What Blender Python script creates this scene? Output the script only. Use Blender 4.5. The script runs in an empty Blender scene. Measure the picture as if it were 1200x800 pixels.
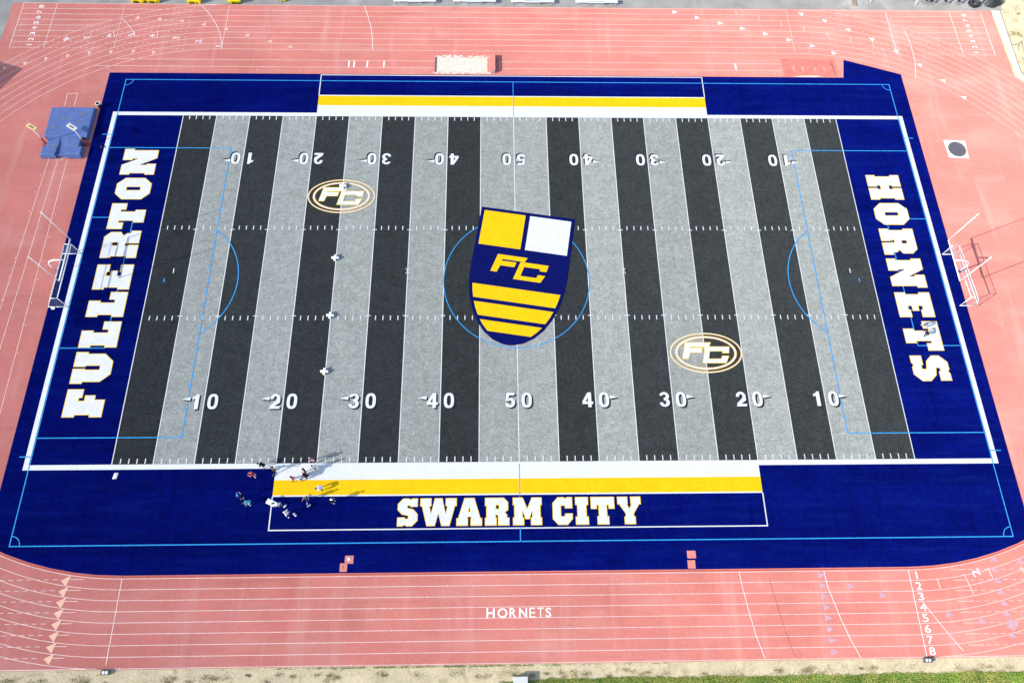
import bpy, bmesh, math, random
from mathutils import Vector, Matrix
from mathutils.geometry import tessellate_polygon

random.seed(7)
SC = bpy.context.scene
COL = SC.collection
R = math.radians
PI = math.pi

# ------------------------------------------------------------------ camera
cam = bpy.data.cameras.new('camera')
cam.sensor_width = 36.0
cam.lens = 24.857
cam.clip_start = 1.0
cam.clip_end = 2000.0
camo = bpy.data.objects.new('camera', cam)
COL.objects.link(camo)
camo.location = (-2.8918, -42.4978, 79.5647)
camo.rotation_euler = (R(22.48598), R(-1.32777), R(-0.71822))
SC.camera = camo

# ------------------------------------------------------------------ sky, sun, exposure
SUN_EL, SUN_AZ = 27.6, 158.9          # shadows fall towards +X and a little +Y
sd = Vector((-math.cos(R(SUN_EL)) * 0.934, -math.cos(R(SUN_EL)) * 0.358, math.sin(R(SUN_EL))))
world = bpy.data.worlds.new('World')
SC.world = world
world.use_nodes = True
wn = world.node_tree.nodes
sky = wn.new('ShaderNodeTexSky')
sky.sky_type = 'NISHITA'
sky.sun_disc = False
sky.sun_elevation = R(SUN_EL)
sky.sun_rotation = math.atan2(sd.x, sd.y)
world.node_tree.links.new(sky.outputs[0], wn['Background'].inputs[0])
wn['Background'].inputs[1].default_value = 0.15
sun = bpy.data.lights.new('sun', 'SUN')
sun.energy = 3.3
sun.angle = R(0.5)
sun.color = (1.0, 0.95, 0.88)
suno = bpy.data.objects.new('sun', sun)
COL.objects.link(suno)
suno.rotation_euler = sd.to_track_quat('Z', 'Y').to_euler()
SC.view_settings.view_transform = 'Standard'
SC.view_settings.look = 'None'
SC.view_settings.gamma = 1.0
SC.view_settings.use_curve_mapping = False
SC.view_settings.exposure = 1.08

# ------------------------------------------------------------------ materials
def material(name, col, rough=1.0, noise=(), bump=0.0, bscale=60.0, sigma=None, spec=0.0, metal=0.0, mapscale=(1, 1, 1)):
    """Procedural material. noise: list of (scale, detail, low, high) that multiply the base colour.
    sigma: diffuse roughness (how strongly a fibrous or granular surface throws light back to the sun)."""
    m = bpy.data.materials.new(name)
    m.use_nodes = True
    nt = m.node_tree
    N = nt.nodes
    N.clear()
    out = N.new('ShaderNodeOutputMaterial')
    tc = N.new('ShaderNodeNewGeometry')
    mp = N.new('ShaderNodeMapping')
    mp.inputs['Scale'].default_value = mapscale
    nt.links.new(tc.outputs['Position'], mp.inputs['Vector'])
    cs = N.new('ShaderNodeRGB')
    cs.outputs[0].default_value = (*col, 1)
    cur = cs.outputs[0]
    for sc, det, lo, hi in noise:
        n = N.new('ShaderNodeTexNoise')
        n.inputs['Scale'].default_value = sc
        n.inputs['Detail'].default_value = det
        nt.links.new(mp.outputs[0], n.inputs['Vector'])
        mr = N.new('ShaderNodeMapRange')
        mr.inputs['From Min'].default_value = 0.3
        mr.inputs['From Max'].default_value = 0.7
        mr.inputs['To Min'].default_value = lo
        mr.inputs['To Max'].default_value = hi
        nt.links.new(n.outputs[0], mr.inputs['Value'])
        mx = N.new('ShaderNodeVectorMath')
        mx.operation = 'SCALE'
        nt.links.new(cur, mx.inputs[0])
        nt.links.new(mr.outputs[0], mx.inputs['Scale'])
        cur = mx.outputs[0]
    if sigma is not None:
        b = N.new('ShaderNodeBsdfDiffuse')
        b.inputs['Roughness'].default_value = sigma
        nt.links.new(cur, b.inputs['Color'])
    else:
        b = N.new('ShaderNodeBsdfPrincipled')
        b.inputs['Roughness'].default_value = rough
        b.inputs['Metallic'].default_value = metal
        b.inputs['Specular IOR Level'].default_value = spec
        nt.links.new(cur, b.inputs['Base Color'])
    if bump:
        n = N.new('ShaderNodeTexNoise')
        n.inputs['Scale'].default_value = bscale
        n.inputs['Detail'].default_value = 4
        nt.links.new(mp.outputs[0], n.inputs['Vector'])
        bp = N.new('ShaderNodeBump')
        bp.inputs['Strength'].default_value = bump
        bp.inputs['Distance'].default_value = 0.02
        nt.links.new(n.outputs[0], bp.inputs['Height'])
        nt.links.new(bp.outputs[0], b.inputs['Normal'])
    nt.links.new(b.outputs[0], out.inputs[0])
    return m

def grade(mat, col2, scale, lo, hi, detail=5.0, mapscale=(1, 1, 1)):
    """blend the material's colour towards col2 in irregular patches (wear, dust, dry areas)"""
    nt = mat.node_tree
    N = nt.nodes
    b = next(n for n in N if n.type.startswith('BSDF'))
    sock = b.inputs['Color'] if 'Color' in b.inputs else b.inputs['Base Color']
    src = sock.links[0].from_socket
    tc = N.new('ShaderNodeNewGeometry')
    mp = N.new('ShaderNodeMapping')
    mp.inputs['Scale'].default_value = mapscale
    nt.links.new(tc.outputs['Position'], mp.inputs['Vector'])
    n = N.new('ShaderNodeTexNoise')
    n.inputs['Scale'].default_value = scale
    n.inputs['Detail'].default_value = detail
    n.inputs['Roughness'].default_value = 0.6
    nt.links.new(mp.outputs[0], n.inputs['Vector'])
    mr = N.new('ShaderNodeMapRange')
    mr.inputs['From Min'].default_value = lo
    mr.inputs['From Max'].default_value = hi
    nt.links.new(n.outputs[0], mr.inputs['Value'])
    mix = N.new('ShaderNodeMix')
    mix.data_type = 'RGBA'
    nt.links.new(mr.outputs[0], mix.inputs[0])
    nt.links.new(src, mix.inputs[6])
    mix.inputs[7].default_value = (*col2, 1)
    nt.links.new(mix.outputs[2], sock)
    return mat

def rolls(mat, width, axis, lo, hi):
    """slight tone shift from one turf roll to the next"""
    nt = mat.node_tree
    N = nt.nodes
    b = next(n for n in N if n.type.startswith('BSDF'))
    sock = b.inputs['Color'] if 'Color' in b.inputs else b.inputs['Base Color']
    src = sock.links[0].from_socket
    g = N.new('ShaderNodeNewGeometry')
    sx = N.new('ShaderNodeSeparateXYZ')
    nt.links.new(g.outputs['Position'], sx.inputs[0])
    dv = N.new('ShaderNodeMath'); dv.operation = 'DIVIDE'; dv.inputs[1].default_value = width
    nt.links.new(sx.outputs[axis], dv.inputs[0])
    fl = N.new('ShaderNodeMath'); fl.operation = 'FLOOR'
    nt.links.new(dv.outputs[0], fl.inputs[0])
    wnz = N.new('ShaderNodeTexWhiteNoise'); wnz.noise_dimensions = '1D'
    nt.links.new(fl.outputs[0], wnz.inputs['W'])
    mr = N.new('ShaderNodeMapRange')
    mr.inputs['To Min'].default_value = lo
    mr.inputs['To Max'].default_value = hi
    nt.links.new(wnz.outputs['Value'], mr.inputs['Value'])
    mx = N.new('ShaderNodeVectorMath'); mx.operation = 'SCALE'
    nt.links.new(src, mx.inputs[0])
    nt.links.new(mr.outputs[0], mx.inputs['Scale'])
    nt.links.new(mx.outputs[0], sock)
    return mat

M = {}
M['navy'] = material('navy_turf', (0.0014, 0.0043, 0.099), sigma=1.0, noise=[(0.25, 5, .84, 1.16), (8, 4, .62, 1.4), (1.6, 5, .82, 1.18)], bump=.5, bscale=30)
grade(M['navy'], (0.003, 0.010, 0.128), .5, .50, .80, 6, (.25, 2.2, 1))
grade(M['navy'], (0.0007, 0.0022, 0.060), .4, .56, .80, 6, (2.2, .22, 1))
M['grey'] = material('grey_turf', (0.278, 0.290, 0.266), sigma=0.5, noise=[(0.5, 5, .92, 1.07), (5, 6, .72, 1.26), (1.7, 5, .88, 1.12), (.9, 5, .94, 1.05)], bump=.6, bscale=24)
M['black'] = material('black_turf', (0.034, 0.038, 0.039), sigma=1.0, noise=[(0.5, 5, .9, 1.1), (5, 6, .64, 1.38), (1.7, 4, .88, 1.12)], bump=.6, bscale=24)
grade(M['grey'], (0.215, 0.223, 0.208), 1.1, .54, .80, 7, (1.6, .5, 1))
grade(M['grey'], (0.335, 0.345, 0.330), .8, .55, .80, 6, (.5, 1.6, 1))
grade(M['black'], (0.046, 0.050, 0.050), 1.1, .54, .80, 7, (1.4, .5, 1))
grade(M['black'], (0.022, 0.025, 0.026), .8, .56, .80, 6, (.5, 1.6, 1))
rolls(M['navy'], 2.286, 1, .90, 1.10)
rolls(M['grey'], 4.572, 0, .94, 1.06)
rolls(M['black'], 4.572, 0, .90, 1.10)
M['white'] = material('white_turf', (0.575, 0.58, 0.57), sigma=0.2, noise=[(0.6, 4, .965, 1.03), (9, 3, .93, 1.07)], bump=.3, bscale=30)
M['letter'] = grade(material('white_letter_turf', (0.575, 0.575, 0.57), sigma=0.2, noise=[(1.1, 4, .94, 1.05), (9, 3, .92, 1.08)], bump=.3, bscale=30), (0.535, 0.535, 0.545), .9, .52, .8)
M['rim'] = material('gold_letter_rim', (0.74, 0.50, 0.02), sigma=0.25, noise=[(8, 3, .9, 1.1)])
M['gold'] = material('gold_turf', (0.74, 0.43, 0.008), sigma=0.25, noise=[(0.6, 4, .95, 1.05), (8, 4, .86, 1.14)], bump=.4, bscale=28)
M['cyan'] = material('cyan_turf', (0.035, 0.28, 0.60), sigma=0.3, noise=[(5, 3, .8, 1.2)])
M['shade'] = material('black_numeral_edge', (0.020, 0.022, 0.026), sigma=0.5, noise=[(8, 3, .8, 1.2)])
M['emblem_navy'] = material('emblem_navy_turf', (0.004, 0.007, 0.085), sigma=0.8, noise=[(8, 3, .75, 1.25), (1.2, 3, .9, 1.1)], bump=.4, bscale=28)
M['track'] = material('red_track_rubber', (0.575, 0.205, 0.168), sigma=1.0, noise=[(0.16, 5, .92, 1.07), (3.0, 5, .94, 1.06), (18, 3, .88, 1.12)], bump=.3, bscale=70)
grade(M['track'], (0.61, 0.275, 0.228), 0.22, .48, .78, 6, (.5, 1.4, 1))
grade(M['track'], (0.50, 0.150, 0.122), 0.11, .58, .78, 6, (1, .6, 1))
grade(M['track'], (0.62, 0.30, 0.255), 0.5, .55, .80, 7, (1.0, .12, 1))
grade(M['track'], (0.44, 0.145, 0.122), 0.45, .62, .82, 7, (.10, 1.6, 1))
M['trackline'] = material('lane_line_paint', (0.72, 0.55, 0.50), sigma=0.3, noise=[(1.6, 4, .80, 1.1)])
M['lanepaint'] = material('white_lane_paint', (0.74, 0.68, 0.64), sigma=0.3, noise=[(2.0, 4, .9, 1.08)])
M['fade'] = material('faded_lane_paint', (0.64, 0.31, 0.26), sigma=0.4, noise=[(3.0, 4, .85, 1.12)])
M['peach'] = material('peach_mark_paint', (0.66, 0.40, 0.29), sigma=0.3, noise=[(2.0, 4, .92, 1.08)])
M['lilac'] = material('lilac_mark_paint', (0.50, 0.30, 0.33), sigma=0.3, noise=[(3.0, 4, .88, 1.1)])
M['kerb_red'] = material('red_kerb_rubber', (0.45, 0.10, 0.075), sigma=0.6, noise=[(2.0, 4, .9, 1.1)])
M['patch'] = material('pink_rubber_cover', (0.60, 0.225, 0.185), sigma=0.6, noise=[(2.5, 4, .88, 1.1)])
M['covermat'] = material('worn_red_cover', (0.52, 0.165, 0.135), sigma=0.8, noise=[(1.2, 5, .88, 1.12), (6, 4, .9, 1.1)])
M['asphalt'] = material('weathered_asphalt', (0.27, 0.262, 0.245), sigma=0.6, noise=[(0.3, 6, .85, 1.15), (12, 3, .85, 1.15)], bump=.4, bscale=60)
grade(M['asphalt'], (0.38, 0.365, 0.34), .22, .52, .72, 6)
M['dirt'] = material('pale_dirt', (0.55, 0.46, 0.30), sigma=0.6, noise=[(0.5, 6, .86, 1.12), (6, 5, .86, 1.14)], bump=.6, bscale=12)
grade(M['dirt'], (0.36, 0.31, 0.17), .55, .56, .70, 6)
M['lawnbed'] = material('lawn_soil', (0.20, 0.24, 0.06), sigma=0.6, noise=[(0.6, 5, .7, 1.3)])
M['concrete'] = material('pale_concrete', (0.56, 0.54, 0.49), sigma=0.4, noise=[(0.8, 5, .92, 1.06), (9, 4, .92, 1.08)], bump=.2)
M['sand'] = material('pale_sand', (0.60, 0.55, 0.46), sigma=0.5, noise=[(2.2, 5, .9, 1.08)], bump=.35, bscale=5)
M['ring'] = material('throwing_ring_surface', (0.105, 0.10, 0.12), sigma=0.5, noise=[(2.5, 5, .75, 1.25)])
M['goalwhite'] = material('white_powder_coat', (0.70, 0.70, 0.70), rough=.4, spec=.4, noise=[(3, 2, .96, 1.04)])
M['net'] = material('pale_net_cord', (0.42, 0.45, 0.55), rough=.9, noise=[(3, 2, .9, 1.1)])
M['padblue'] = material('navy_vinyl_pad', (0.012, 0.02, 0.11), rough=.5, spec=.3, noise=[(4, 3, .9, 1.1)])
M['matblue'] = grade(material('blue_vinyl_mat', (0.066, 0.105, 0.265), rough=.45, spec=.35, noise=[(0.8, 4, .88, 1.1), (5, 4, .92, 1.08)], bump=.5, bscale=3), (0.10, 0.145, 0.31), 1.4, .55, .8)
M['matdark'] = material('blue_mat_side', (0.03, 0.06, 0.24), rough=.5, spec=.3, noise=[(2, 3, .85, 1.1)])
M['stain'] = material('brown_mat_scuff', (0.15, 0.125, 0.11), rough=.9, noise=[(9, 3, .7, 1.3)])
M['orange'] = material('orange_board', (0.55, 0.40, 0.20), rough=.6, noise=[(6, 3, .8, 1.15)])
M['redpaint'] = material('red_steel', (0.22, 0.05, 0.045), rough=.5, spec=.3, noise=[(4, 3, .9, 1.1)])
M['steel'] = material('galvanised_steel', (0.55, 0.57, 0.58), rough=.4, spec=.5, metal=.6, noise=[(4, 3, .92, 1.08)])
M['alu'] = material('aluminium_plank', (0.70, 0.73, 0.76), rough=.4, spec=.5, metal=.2, noise=[(3, 3, .94, 1.05)])
M['yellow'] = material('yellow_vinyl', (0.82, 0.68, 0.015), rough=.5, spec=.3, noise=[(2.5, 3, .9, 1.08)])
M['darkrub'] = material('black_rubber', (0.022, 0.023, 0.025), rough=.7, spec=.3, noise=[(5, 3, .8, 1.2)])
M['tarp'] = material('black_tarp', (0.022, 0.026, 0.030), rough=.5, spec=.4, noise=[(3, 3, .8, 1.2)])
M['tan'] = material('tan_post', (0.34, 0.24, 0.17), rough=.7, noise=[(4, 3, .85, 1.15)])
M['whitebox'] = material('white_sheet_metal', (0.50, 0.50, 0.53), rough=.5, spec=.3, noise=[(1.5, 3, .95, 1.04)])
M['graybox'] = material('grey_plastic', (0.10, 0.10, 0.10), rough=.6, noise=[(4, 3, .9, 1.1)])
M['grass'] = material('green_blades', (0.19, 0.33, 0.05), sigma=.5, noise=[(0.5, 4, .7, 1.5), (4, 3, .7, 1.3)])
grade(M['grass'], (0.44, 0.44, 0.12), .4, .42, .58, 5)
M['drygrass'] = material('dry_blades', (0.40, 0.35, 0.15), sigma=.5, noise=[(1.5, 4, .6, 1.3)])
M['wall'] = material('beige_block_wall', (0.42, 0.38, 0.31), sigma=.3, noise=[(2, 3, .9, 1.1)])
M['roof'] = material('grey_roofing', (0.2, 0.2, 0.2), sigma=.3, noise=[(2, 3, .9, 1.1)])
CLOTH = {}
def cloth(c):
    k = tuple(c)
    if k not in CLOTH:
        CLOTH[k] = material('fabric', c, rough=.85, noise=[(14, 3, .86, 1.12)])
    return CLOTH[k]

# ------------------------------------------------------------------ mesh helpers
class MB:
    def __init__(s):
        s.v, s.f = [], []
    def add(s, vs, fs):
        o = len(s.v)
        s.v += [tuple(a) for a in vs]
        s.f += [tuple(i + o for i in f) for f in fs]
        return s
    def poly(s, loops, z):
        """flat polygon (first loop) with holes (others); faces up"""
        ls = [[Vector((x, y, 0)) for x, y in l] for l in loops]
        tris = tessellate_polygon(ls)
        pts = [p for l in ls for p in l]
        fs = []
        for a, b, c in tris:
            if (pts[b] - pts[a]).cross(pts[c] - pts[a]).z < 0:
                a, b, c = a, c, b
            fs.append((a, b, c))
        return s.add([(p.x, p.y, z) for p in pts], fs)
    def rect(s, x0, y0, x1, y1, z):
        return s.add([(x0, y0, z), (x1, y0, z), (x1, y1, z), (x0, y1, z)], [(0, 1, 2, 3)])
    def strip(s, pts, w, z, closed=False):
        """flat painted line of width w along a polyline"""
        P = [Vector((a[0], a[1])) for a in pts]
        n = len(P)
        L, Rr = [], []
        for i in range(n):
            if closed:
                a, b = P[i - 1], P[(i + 1) % n]
                d1, d2 = (P[i] - a).normalized(), (b - P[i]).normalized()
            else:
                d1 = (P[i] - P[i - 1]).normalized() if i else (P[1] - P[0]).normalized()
                d2 = (P[i + 1] - P[i]).normalized() if i < n - 1 else d1
            n1, n2 = Vector((-d1.y, d1.x)), Vector((-d2.y, d2.x))
            t = n1 + n2
            t = t / max(.35, t.length_squared / 2) if t.length > 1e-6 else n1
            L.append(P[i] + t * w / 2)
            Rr.append(P[i] - t * w / 2)
        vs = [(p.x, p.y, z) for p in L] + [(p.x, p.y, z) for p in Rr]
        fs = [(i, n + i, n + i + 1, i + 1) for i in range(n - 1)]
        if closed:
            fs.append((n - 1, 2 * n - 1, n, 0))
        return s.add(vs, fs)
    def box(s, c, d, rz=0.0):
        x, y, z = (a / 2 for a in d)
        m = Matrix.Rotation(rz, 3, 'Z')
        vs = [Vector(c) + m @ Vector((sx * x, sy * y, sz * z)) for sx, sy, sz in
              ((-1, -1, -1), (1, -1, -1), (1, 1, -1), (-1, 1, -1), (-1, -1, 1), (1, -1, 1), (1, 1, 1), (-1, 1, 1))]
        return s.add(vs, [(3, 2, 1, 0), (4, 5, 6, 7), (0, 1, 5, 4), (1, 2, 6, 5), (2, 3, 7, 6), (3, 0, 4, 7)])
    def tube(s, pts, r, n=8, cap=True, r2=None):
        P = [Vector(p) for p in pts]
        rings = []
        up = Vector((0, 0, 1))
        for i, p in enumerate(P):
            d = (P[min(i + 1, len(P) - 1)] - P[max(i - 1, 0)]).normalized()
            a = d.cross(up)
            if a.length < 1e-3:
                a = d.cross(Vector((1, 0, 0)))
            a.normalize()
            b = d.cross(a)
            rr = r if r2 is None else r + (r2 - r) * i / (len(P) - 1)
            rings.append([p + (a * math.cos(t) + b * math.sin(t)) * rr for t in (2 * PI * k / n for k in range(n))])
        vs = [q for g in rings for q in g]
        fs = []
        for i in range(len(P) - 1):
            for k in range(n):
                fs.append((i * n + k, (i + 1) * n + k, (i + 1) * n + (k + 1) % n, i * n + (k + 1) % n))
        if cap:
            fs.append(tuple(range(n)))
            fs.append(tuple((len(P) - 1) * n + k for k in reversed(range(n))))
        return s.add(vs, fs)
    def lathe(s, c, prof, n=20):
        vs, fs = [], []
        for r, z in prof:
            vs += [(c[0] + r * math.cos(2 * PI * k / n), c[1] + r * math.sin(2 * PI * k / n), c[2] + z) for k in range(n)]
        for i in range(len(prof) - 1):
            for k in range(n):
                fs.append((i * n + k, i * n + (k + 1) % n, (i + 1) * n + (k + 1) % n, (i + 1) * n + k))
        return s.add(vs, fs)
    def build(s, name, mat, parent=None, smooth=False, bevel=0.0):
        me = bpy.data.meshes.new(name)
        me.from_pydata(s.v, [], s.f)
        if bevel:
            bm = bmesh.new()
            bm.from_mesh(me)
            bmesh.ops.bevel(bm, geom=bm.edges[:], offset=bevel, segments=2, affect='EDGES', profile=.5)
            bm.to_mesh(me)
            bm.free()
        me.materials.append(M[mat] if isinstance(mat, str) else mat)
        if smooth:
            me.polygons.foreach_set('use_smooth', [True] * len(me.polygons))
        me.update()
        o = bpy.data.objects.new(name, me)
        COL.objects.link(o)
        if parent is not None:
            o.parent = parent
            o.matrix_parent_inverse = Matrix.Translation(-Vector(parent.location)) if not parent.get('_local') else Matrix()
        return o

def tag(o, label=None, cat=None, group=None, kind=None):
    if label: o['label'] = label
    if cat: o['category'] = cat
    if group: o['group'] = group
    if kind: o['kind'] = kind
    return o

def thing(name, loc, label, cat, group=None):
    o = bpy.data.objects.new(name, None)
    COL.objects.link(o)
    o.location = loc
    return tag(o, label, cat, group)

def arc(cx, cy, r, a0, a1, n):
    return [(cx + r * math.cos(R(a0 + (a1 - a0) * i / n)), cy + r * math.sin(R(a0 + (a1 - a0) * i / n))) for i in range(n + 1)]

def offset_loop(pts, d):
    """mitred outward offset of a counter-clockwise loop"""
    n = len(pts)
    area = sum(pts[i][0] * pts[(i + 1) % n][1] - pts[(i + 1) % n][0] * pts[i][1] for i in range(n))
    s = 1 if area > 0 else -1
    out = []
    for i in range(n):
        a, b, c = Vector(pts[i - 1]), Vector(pts[i]), Vector(pts[(i + 1) % n])
        d1, d2 = (b - a).normalized(), (c - b).normalized()
        n1, n2 = Vector((d1.y, -d1.x)) * s, Vector((d2.y, -d2.x)) * s
        t = n1 + n2
        t = t / max(.4, t.length_squared / 2)
        q = b + t * d
        out.append((q.x, q.y))
    return out

# ------------------------------------------------------------------ ground
YD = 0.9144
tag(MB().rect(-320, -260, 320, 320, -0.06).build('ground', 'dirt'), 'pale bare dirt around the track', kind='structure')
tag(MB().poly([[(-140, 44.0), (73.0, 44.0), (75.6, 45.42), (76.4, 49.0), (76.9, 130), (-140, 130)]], -0.03).build('asphalt_path', 'asphalt'), 'grey asphalt walkway behind the far straight', kind='structure')
tag(MB().poly([[(-140, 20), (-74.4, 24), (-73.5, 24), (-73.5, 44.0), (-140, 44.0)]], -0.03).build('asphalt_apron', 'asphalt'), 'grey asphalt beside the start chute', kind='structure')

TC = 42.2            # centres of the track bends
CY = -0.07
R0 = 36.52           # inner line of lane one
LW = 1.08

def oval(r, n=72):
    return arc(TC, CY, r, -90, 90, n) + arc(-TC, CY, r, 90, 270, n)

OUT = R0 + 8 * LW + 0.22
# red rubber: the oval, its infield ends and both start chutes
tl = []
tl += [(120, -45.35), (TC + math.sqrt(OUT**2 - 36**2), -36)]
a0 = math.degrees(math.asin((-36) / OUT))
a1 = math.degrees(math.acos((73.85 - TC) / OUT))
tl += arc(TC, CY, OUT, a0, a1, 40)
tl += [(73.80, 45.34), (-74.05, 45.02)]
a2 = 180 - math.degrees(math.acos((74.05 - TC) / OUT))
a3 = 180 + math.degrees(math.asin(36 / OUT))
tl += arc(-TC, CY, OUT, a2, a3, 40)
tl += [(-120, -36), (-120, -45.30)]
track = MB().poly([tl], 0.0).build('running_track', 'track')
tag(track, 'red rubber running track with white lane lines', kind='structure')

# concrete border outside the track at the far right
ko = OUT + 0.04
kl = [(73.92, 45.4), (75.3, 45.3), (75.05, 33.4), (75.35, 32.2), (76.2, 31.0)] + arc(TC, CY, ko + 1.3, 41.5, -20, 30) + list(reversed(arc(TC, CY, ko, 45.2, -20, 30)))
kb = MB().poly([kl], 0.06)
kb.strip([(73.92, 45.4)] , .01, 0) if False else None
tag(kb.build('concrete_border', 'concrete'), 'pale concrete border outside the far right chute', kind='structure')

# ------------------------------------------------------------------ track markings
def line(pts, w=0.06, z=0.005, mat='trackline', name='lane_line', parent=track, closed=False):
    return MB().strip(pts, w, z, closed).build(name, mat, parent)

for k in range(9):
    r = R0 + k * LW
    line(oval(r), 0.055, 0.005, 'trackline', closed=True)
    yt = CY + r
    yb = CY - r
    # far straight carried into both chutes: solid outside the bend, dashed across it
    xc = TC + math.sqrt(max(0.1, (R0 + 8 * LW)**2 - (yt - CY)**2))
    for s, xe in ((-1, 72.5), (1, 71.9)):
        if k == 8:
            line([(s * TC, yt), (s * xe, yt)], .07)
            continue
        line([(s * xc, yt), (s * xe, yt)], .06, .008)
        m = MB()
        x = 47.5
        while x < xc - 0.4:
            m.strip([(s * x, yt), (s * (x + .42), yt)], .05, .008)
            x += 0.86
        tag(m.build('dashed_line', 'trackline', track), kind='stuff')
    # near straight carried past the bends
    for s in (-1, 1):
        if k == 8:
            line([(s * TC, yb), (s * 68, yb)], .07)
            continue
        x0 = 46.2 + .05 * k if s < 0 else 46.8
        line([(s * x0, yb), (s * (x0 + 1.75), yb)], .055, .008)
        m = MB()
        x = x0 + (2.7 if s < 0 else 1.95)
        while x < 66:
            m.strip([(s * x, yb), (s * (x + .5), yb)], .05, .008)
            x += 0.92
        tag(m.build('dashed_line', 'trackline', track), kind='stuff')
# rubber kerb between lane one and the turf
line([(-x, CY - math.sqrt((R0 - .17)**2 - (x - TC)**2)) for x in (60, 58, 56, 54, 52, 50, 48, 46, 44, TC)] + [(x, CY - math.sqrt((R0 - .17)**2 - (x - TC)**2)) for x in (TC, 44, 46, 48, 50, 52, 54, 56, 58, 60)], .13, .006, 'kerb_red', 'kerb_line')

for pts, w, mat in (
    ([(42.15, -36.59), (42.15, -45.25)], .08, 'lanepaint'),
    ([(-42.2, -36.59), (-42.2, -44.9)], .08, 'trackline'),
    ([(-72.5, 36.42), (-72.5, 45.1)], .09, 'trackline'),
    ([(-67.62, 36.42), (-67.62, 45.1)], .08, 'trackline'),
    ([(-57.65, 36.42), (-57.7, 45.1)], .06, 'trackline'),
    ([(-42.25, 36.42), (-42.25, 45.1)], .08, 'trackline'),
    ([(72.17, 44.92), (72.16, 36.34)], .09, 'lanepaint'),
    ([(67.30, 44.81), (67.33, 36.70)], .08, 'lanepaint'),
    ([(57.33, 44.86), (57.34, 36.60)], .08, 'lanepaint'),
    ([(42.00, 44.93), (41.94, 36.69)], .07, 'trackline'),
    ([(-22.14, 45.06), (-21.54, 43.09), (-20.97, 41.06), (-20.58, 38.90), (-20.41, 36.49)], .08, 'lanepaint'),
    ([(-46.28, 44.79), (-45.05, 43.30), (-43.75, 41.30), (-42.84, 39.31), (-42.15, 36.62)], .07, 'lanepaint'),
    ([(-57.67, 42.22), (-56.50, 40.98), (-55.51, 39.66), (-55.04, 38.84)], .06, 'lanepaint'),
    ([(59.39, 41.33), (59.77, 38.46), (59.71, 35.14), (59.02, 31.90)], .08, 'lanepaint'),
    ([(32.85, -36.58), (32.99, -38.20), (33.33, -39.58), (33.83, -41.54), (34.46, -43.46), (35.19, -45.23)], .08, 'lanepaint'),
    ([(42.92, -39.78), (44.49, -42.26), (46.14, -44.72)], .07, 'lanepaint'),
    ([(48.22, -37.05), (48.72, -39.16)], .07, 'lanepaint'),
    ([(45.12, -37.46), (45.23, -38.51)], .07, 'lanepaint'),
    ([(51.05, -36.46), (51.27, -37.53)], .07, 'lanepaint'),
    ([(54.70, -36.32), (54.90, -36.95)], .07, 'lanepaint'),
):
    line(pts, w, .011, mat, 'start_line')
line([(23.58, -36.57), (23.74, -38.10), (24.04, -40.24), (24.52, -42.93), (25.13, -45.14)], .07, .011, 'lanepaint', 'start_line')
line([(26.75, -37.17), (27.08, -39.25), (27.61, -42.22), (28.27, -45.06)], .04, .011, 'kerb_red', 'faint_line')
# relay zone ticks of the far right bend
tk = MB()
for pts in ([(53.57, 36.73), (54.07, 37.56)], [(73.97, 44.98), (73.82, 44.45)]):
    pass
for a, b in zip([(40.81, 42.83), (44.09, 41.75), (47.43, 40.60), (50.83, 39.79), (54.06, 39.07), (37.51, 43.91), (34.18, 45.00)], [(40.77, 41.80), (44.11, 40.73), (47.48, 39.58), (50.74, 38.69), (54.07, 37.56), (37.56, 42.96), (34.17, 43.96)]):
    tk.strip([a, b], .06, .0125)
tag(tk.build('relay_tick', 'lanepaint', track), kind='stuff')
for x in range(8):
    a = [(-64.31, 38.33), (-61.53, 39.34), (-58.41, 39.71), (-55.32, 39.66), (-51.98, 39.62), (-48.72, 38.91), (-45.36, 38.38), (-42.34, 37.51)][x]
    b = [(-64.06, 37.76), (-61.22, 38.44), (-57.95, 38.64), (-55.00, 38.60), (-51.78, 38.47), (-48.57, 38.01), (-45.21, 37.40), (-42.15, 36.62)][x]
    line([a, b], .06, .0125, 'lanepaint', 'stagger_line')

# runways: two lines on the far side, three beside the left end zone
line([(-57, 34.45), (-11.3, 34.45)], .06)
line([(-49, 34.45), (-11.3, 34.45)], .055, .008)
line([(-60, 33.17), (-11.3, 33.17)], .06)
line([(-1.9, 34.43), (39.7, 34.43)], .06)
line([(-1.9, 33.15), (39.5, 33.15)], .06)
line([(-1.9, 33.15), (-1.9, 34.43)], .06, .008)
for a, b in (((-62.32, 17.4), (-63.6, -24)), ((-61.13, 17.4), (-61.95, -24)), ((-59.92, 17.4), (-59.55, -24))):
    line([a, b], .06, name='runway_line')
line([(-62.29, 25.89), (-62.35, 28.12), (-60.98, 28.14), (-60.98, 25.90)], .07, name='runway_line')
for x in (-23.64, -22.9, -21.0, -18.61):
    MB().rect(x - .11, 33.2, x + .11, 34.42, .012).build('takeoff_board', 'lanepaint', track)
MB().rect(32.55, 33.2, 32.8, 34.42, .012).build('takeoff_board', 'lanepaint', track)

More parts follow.
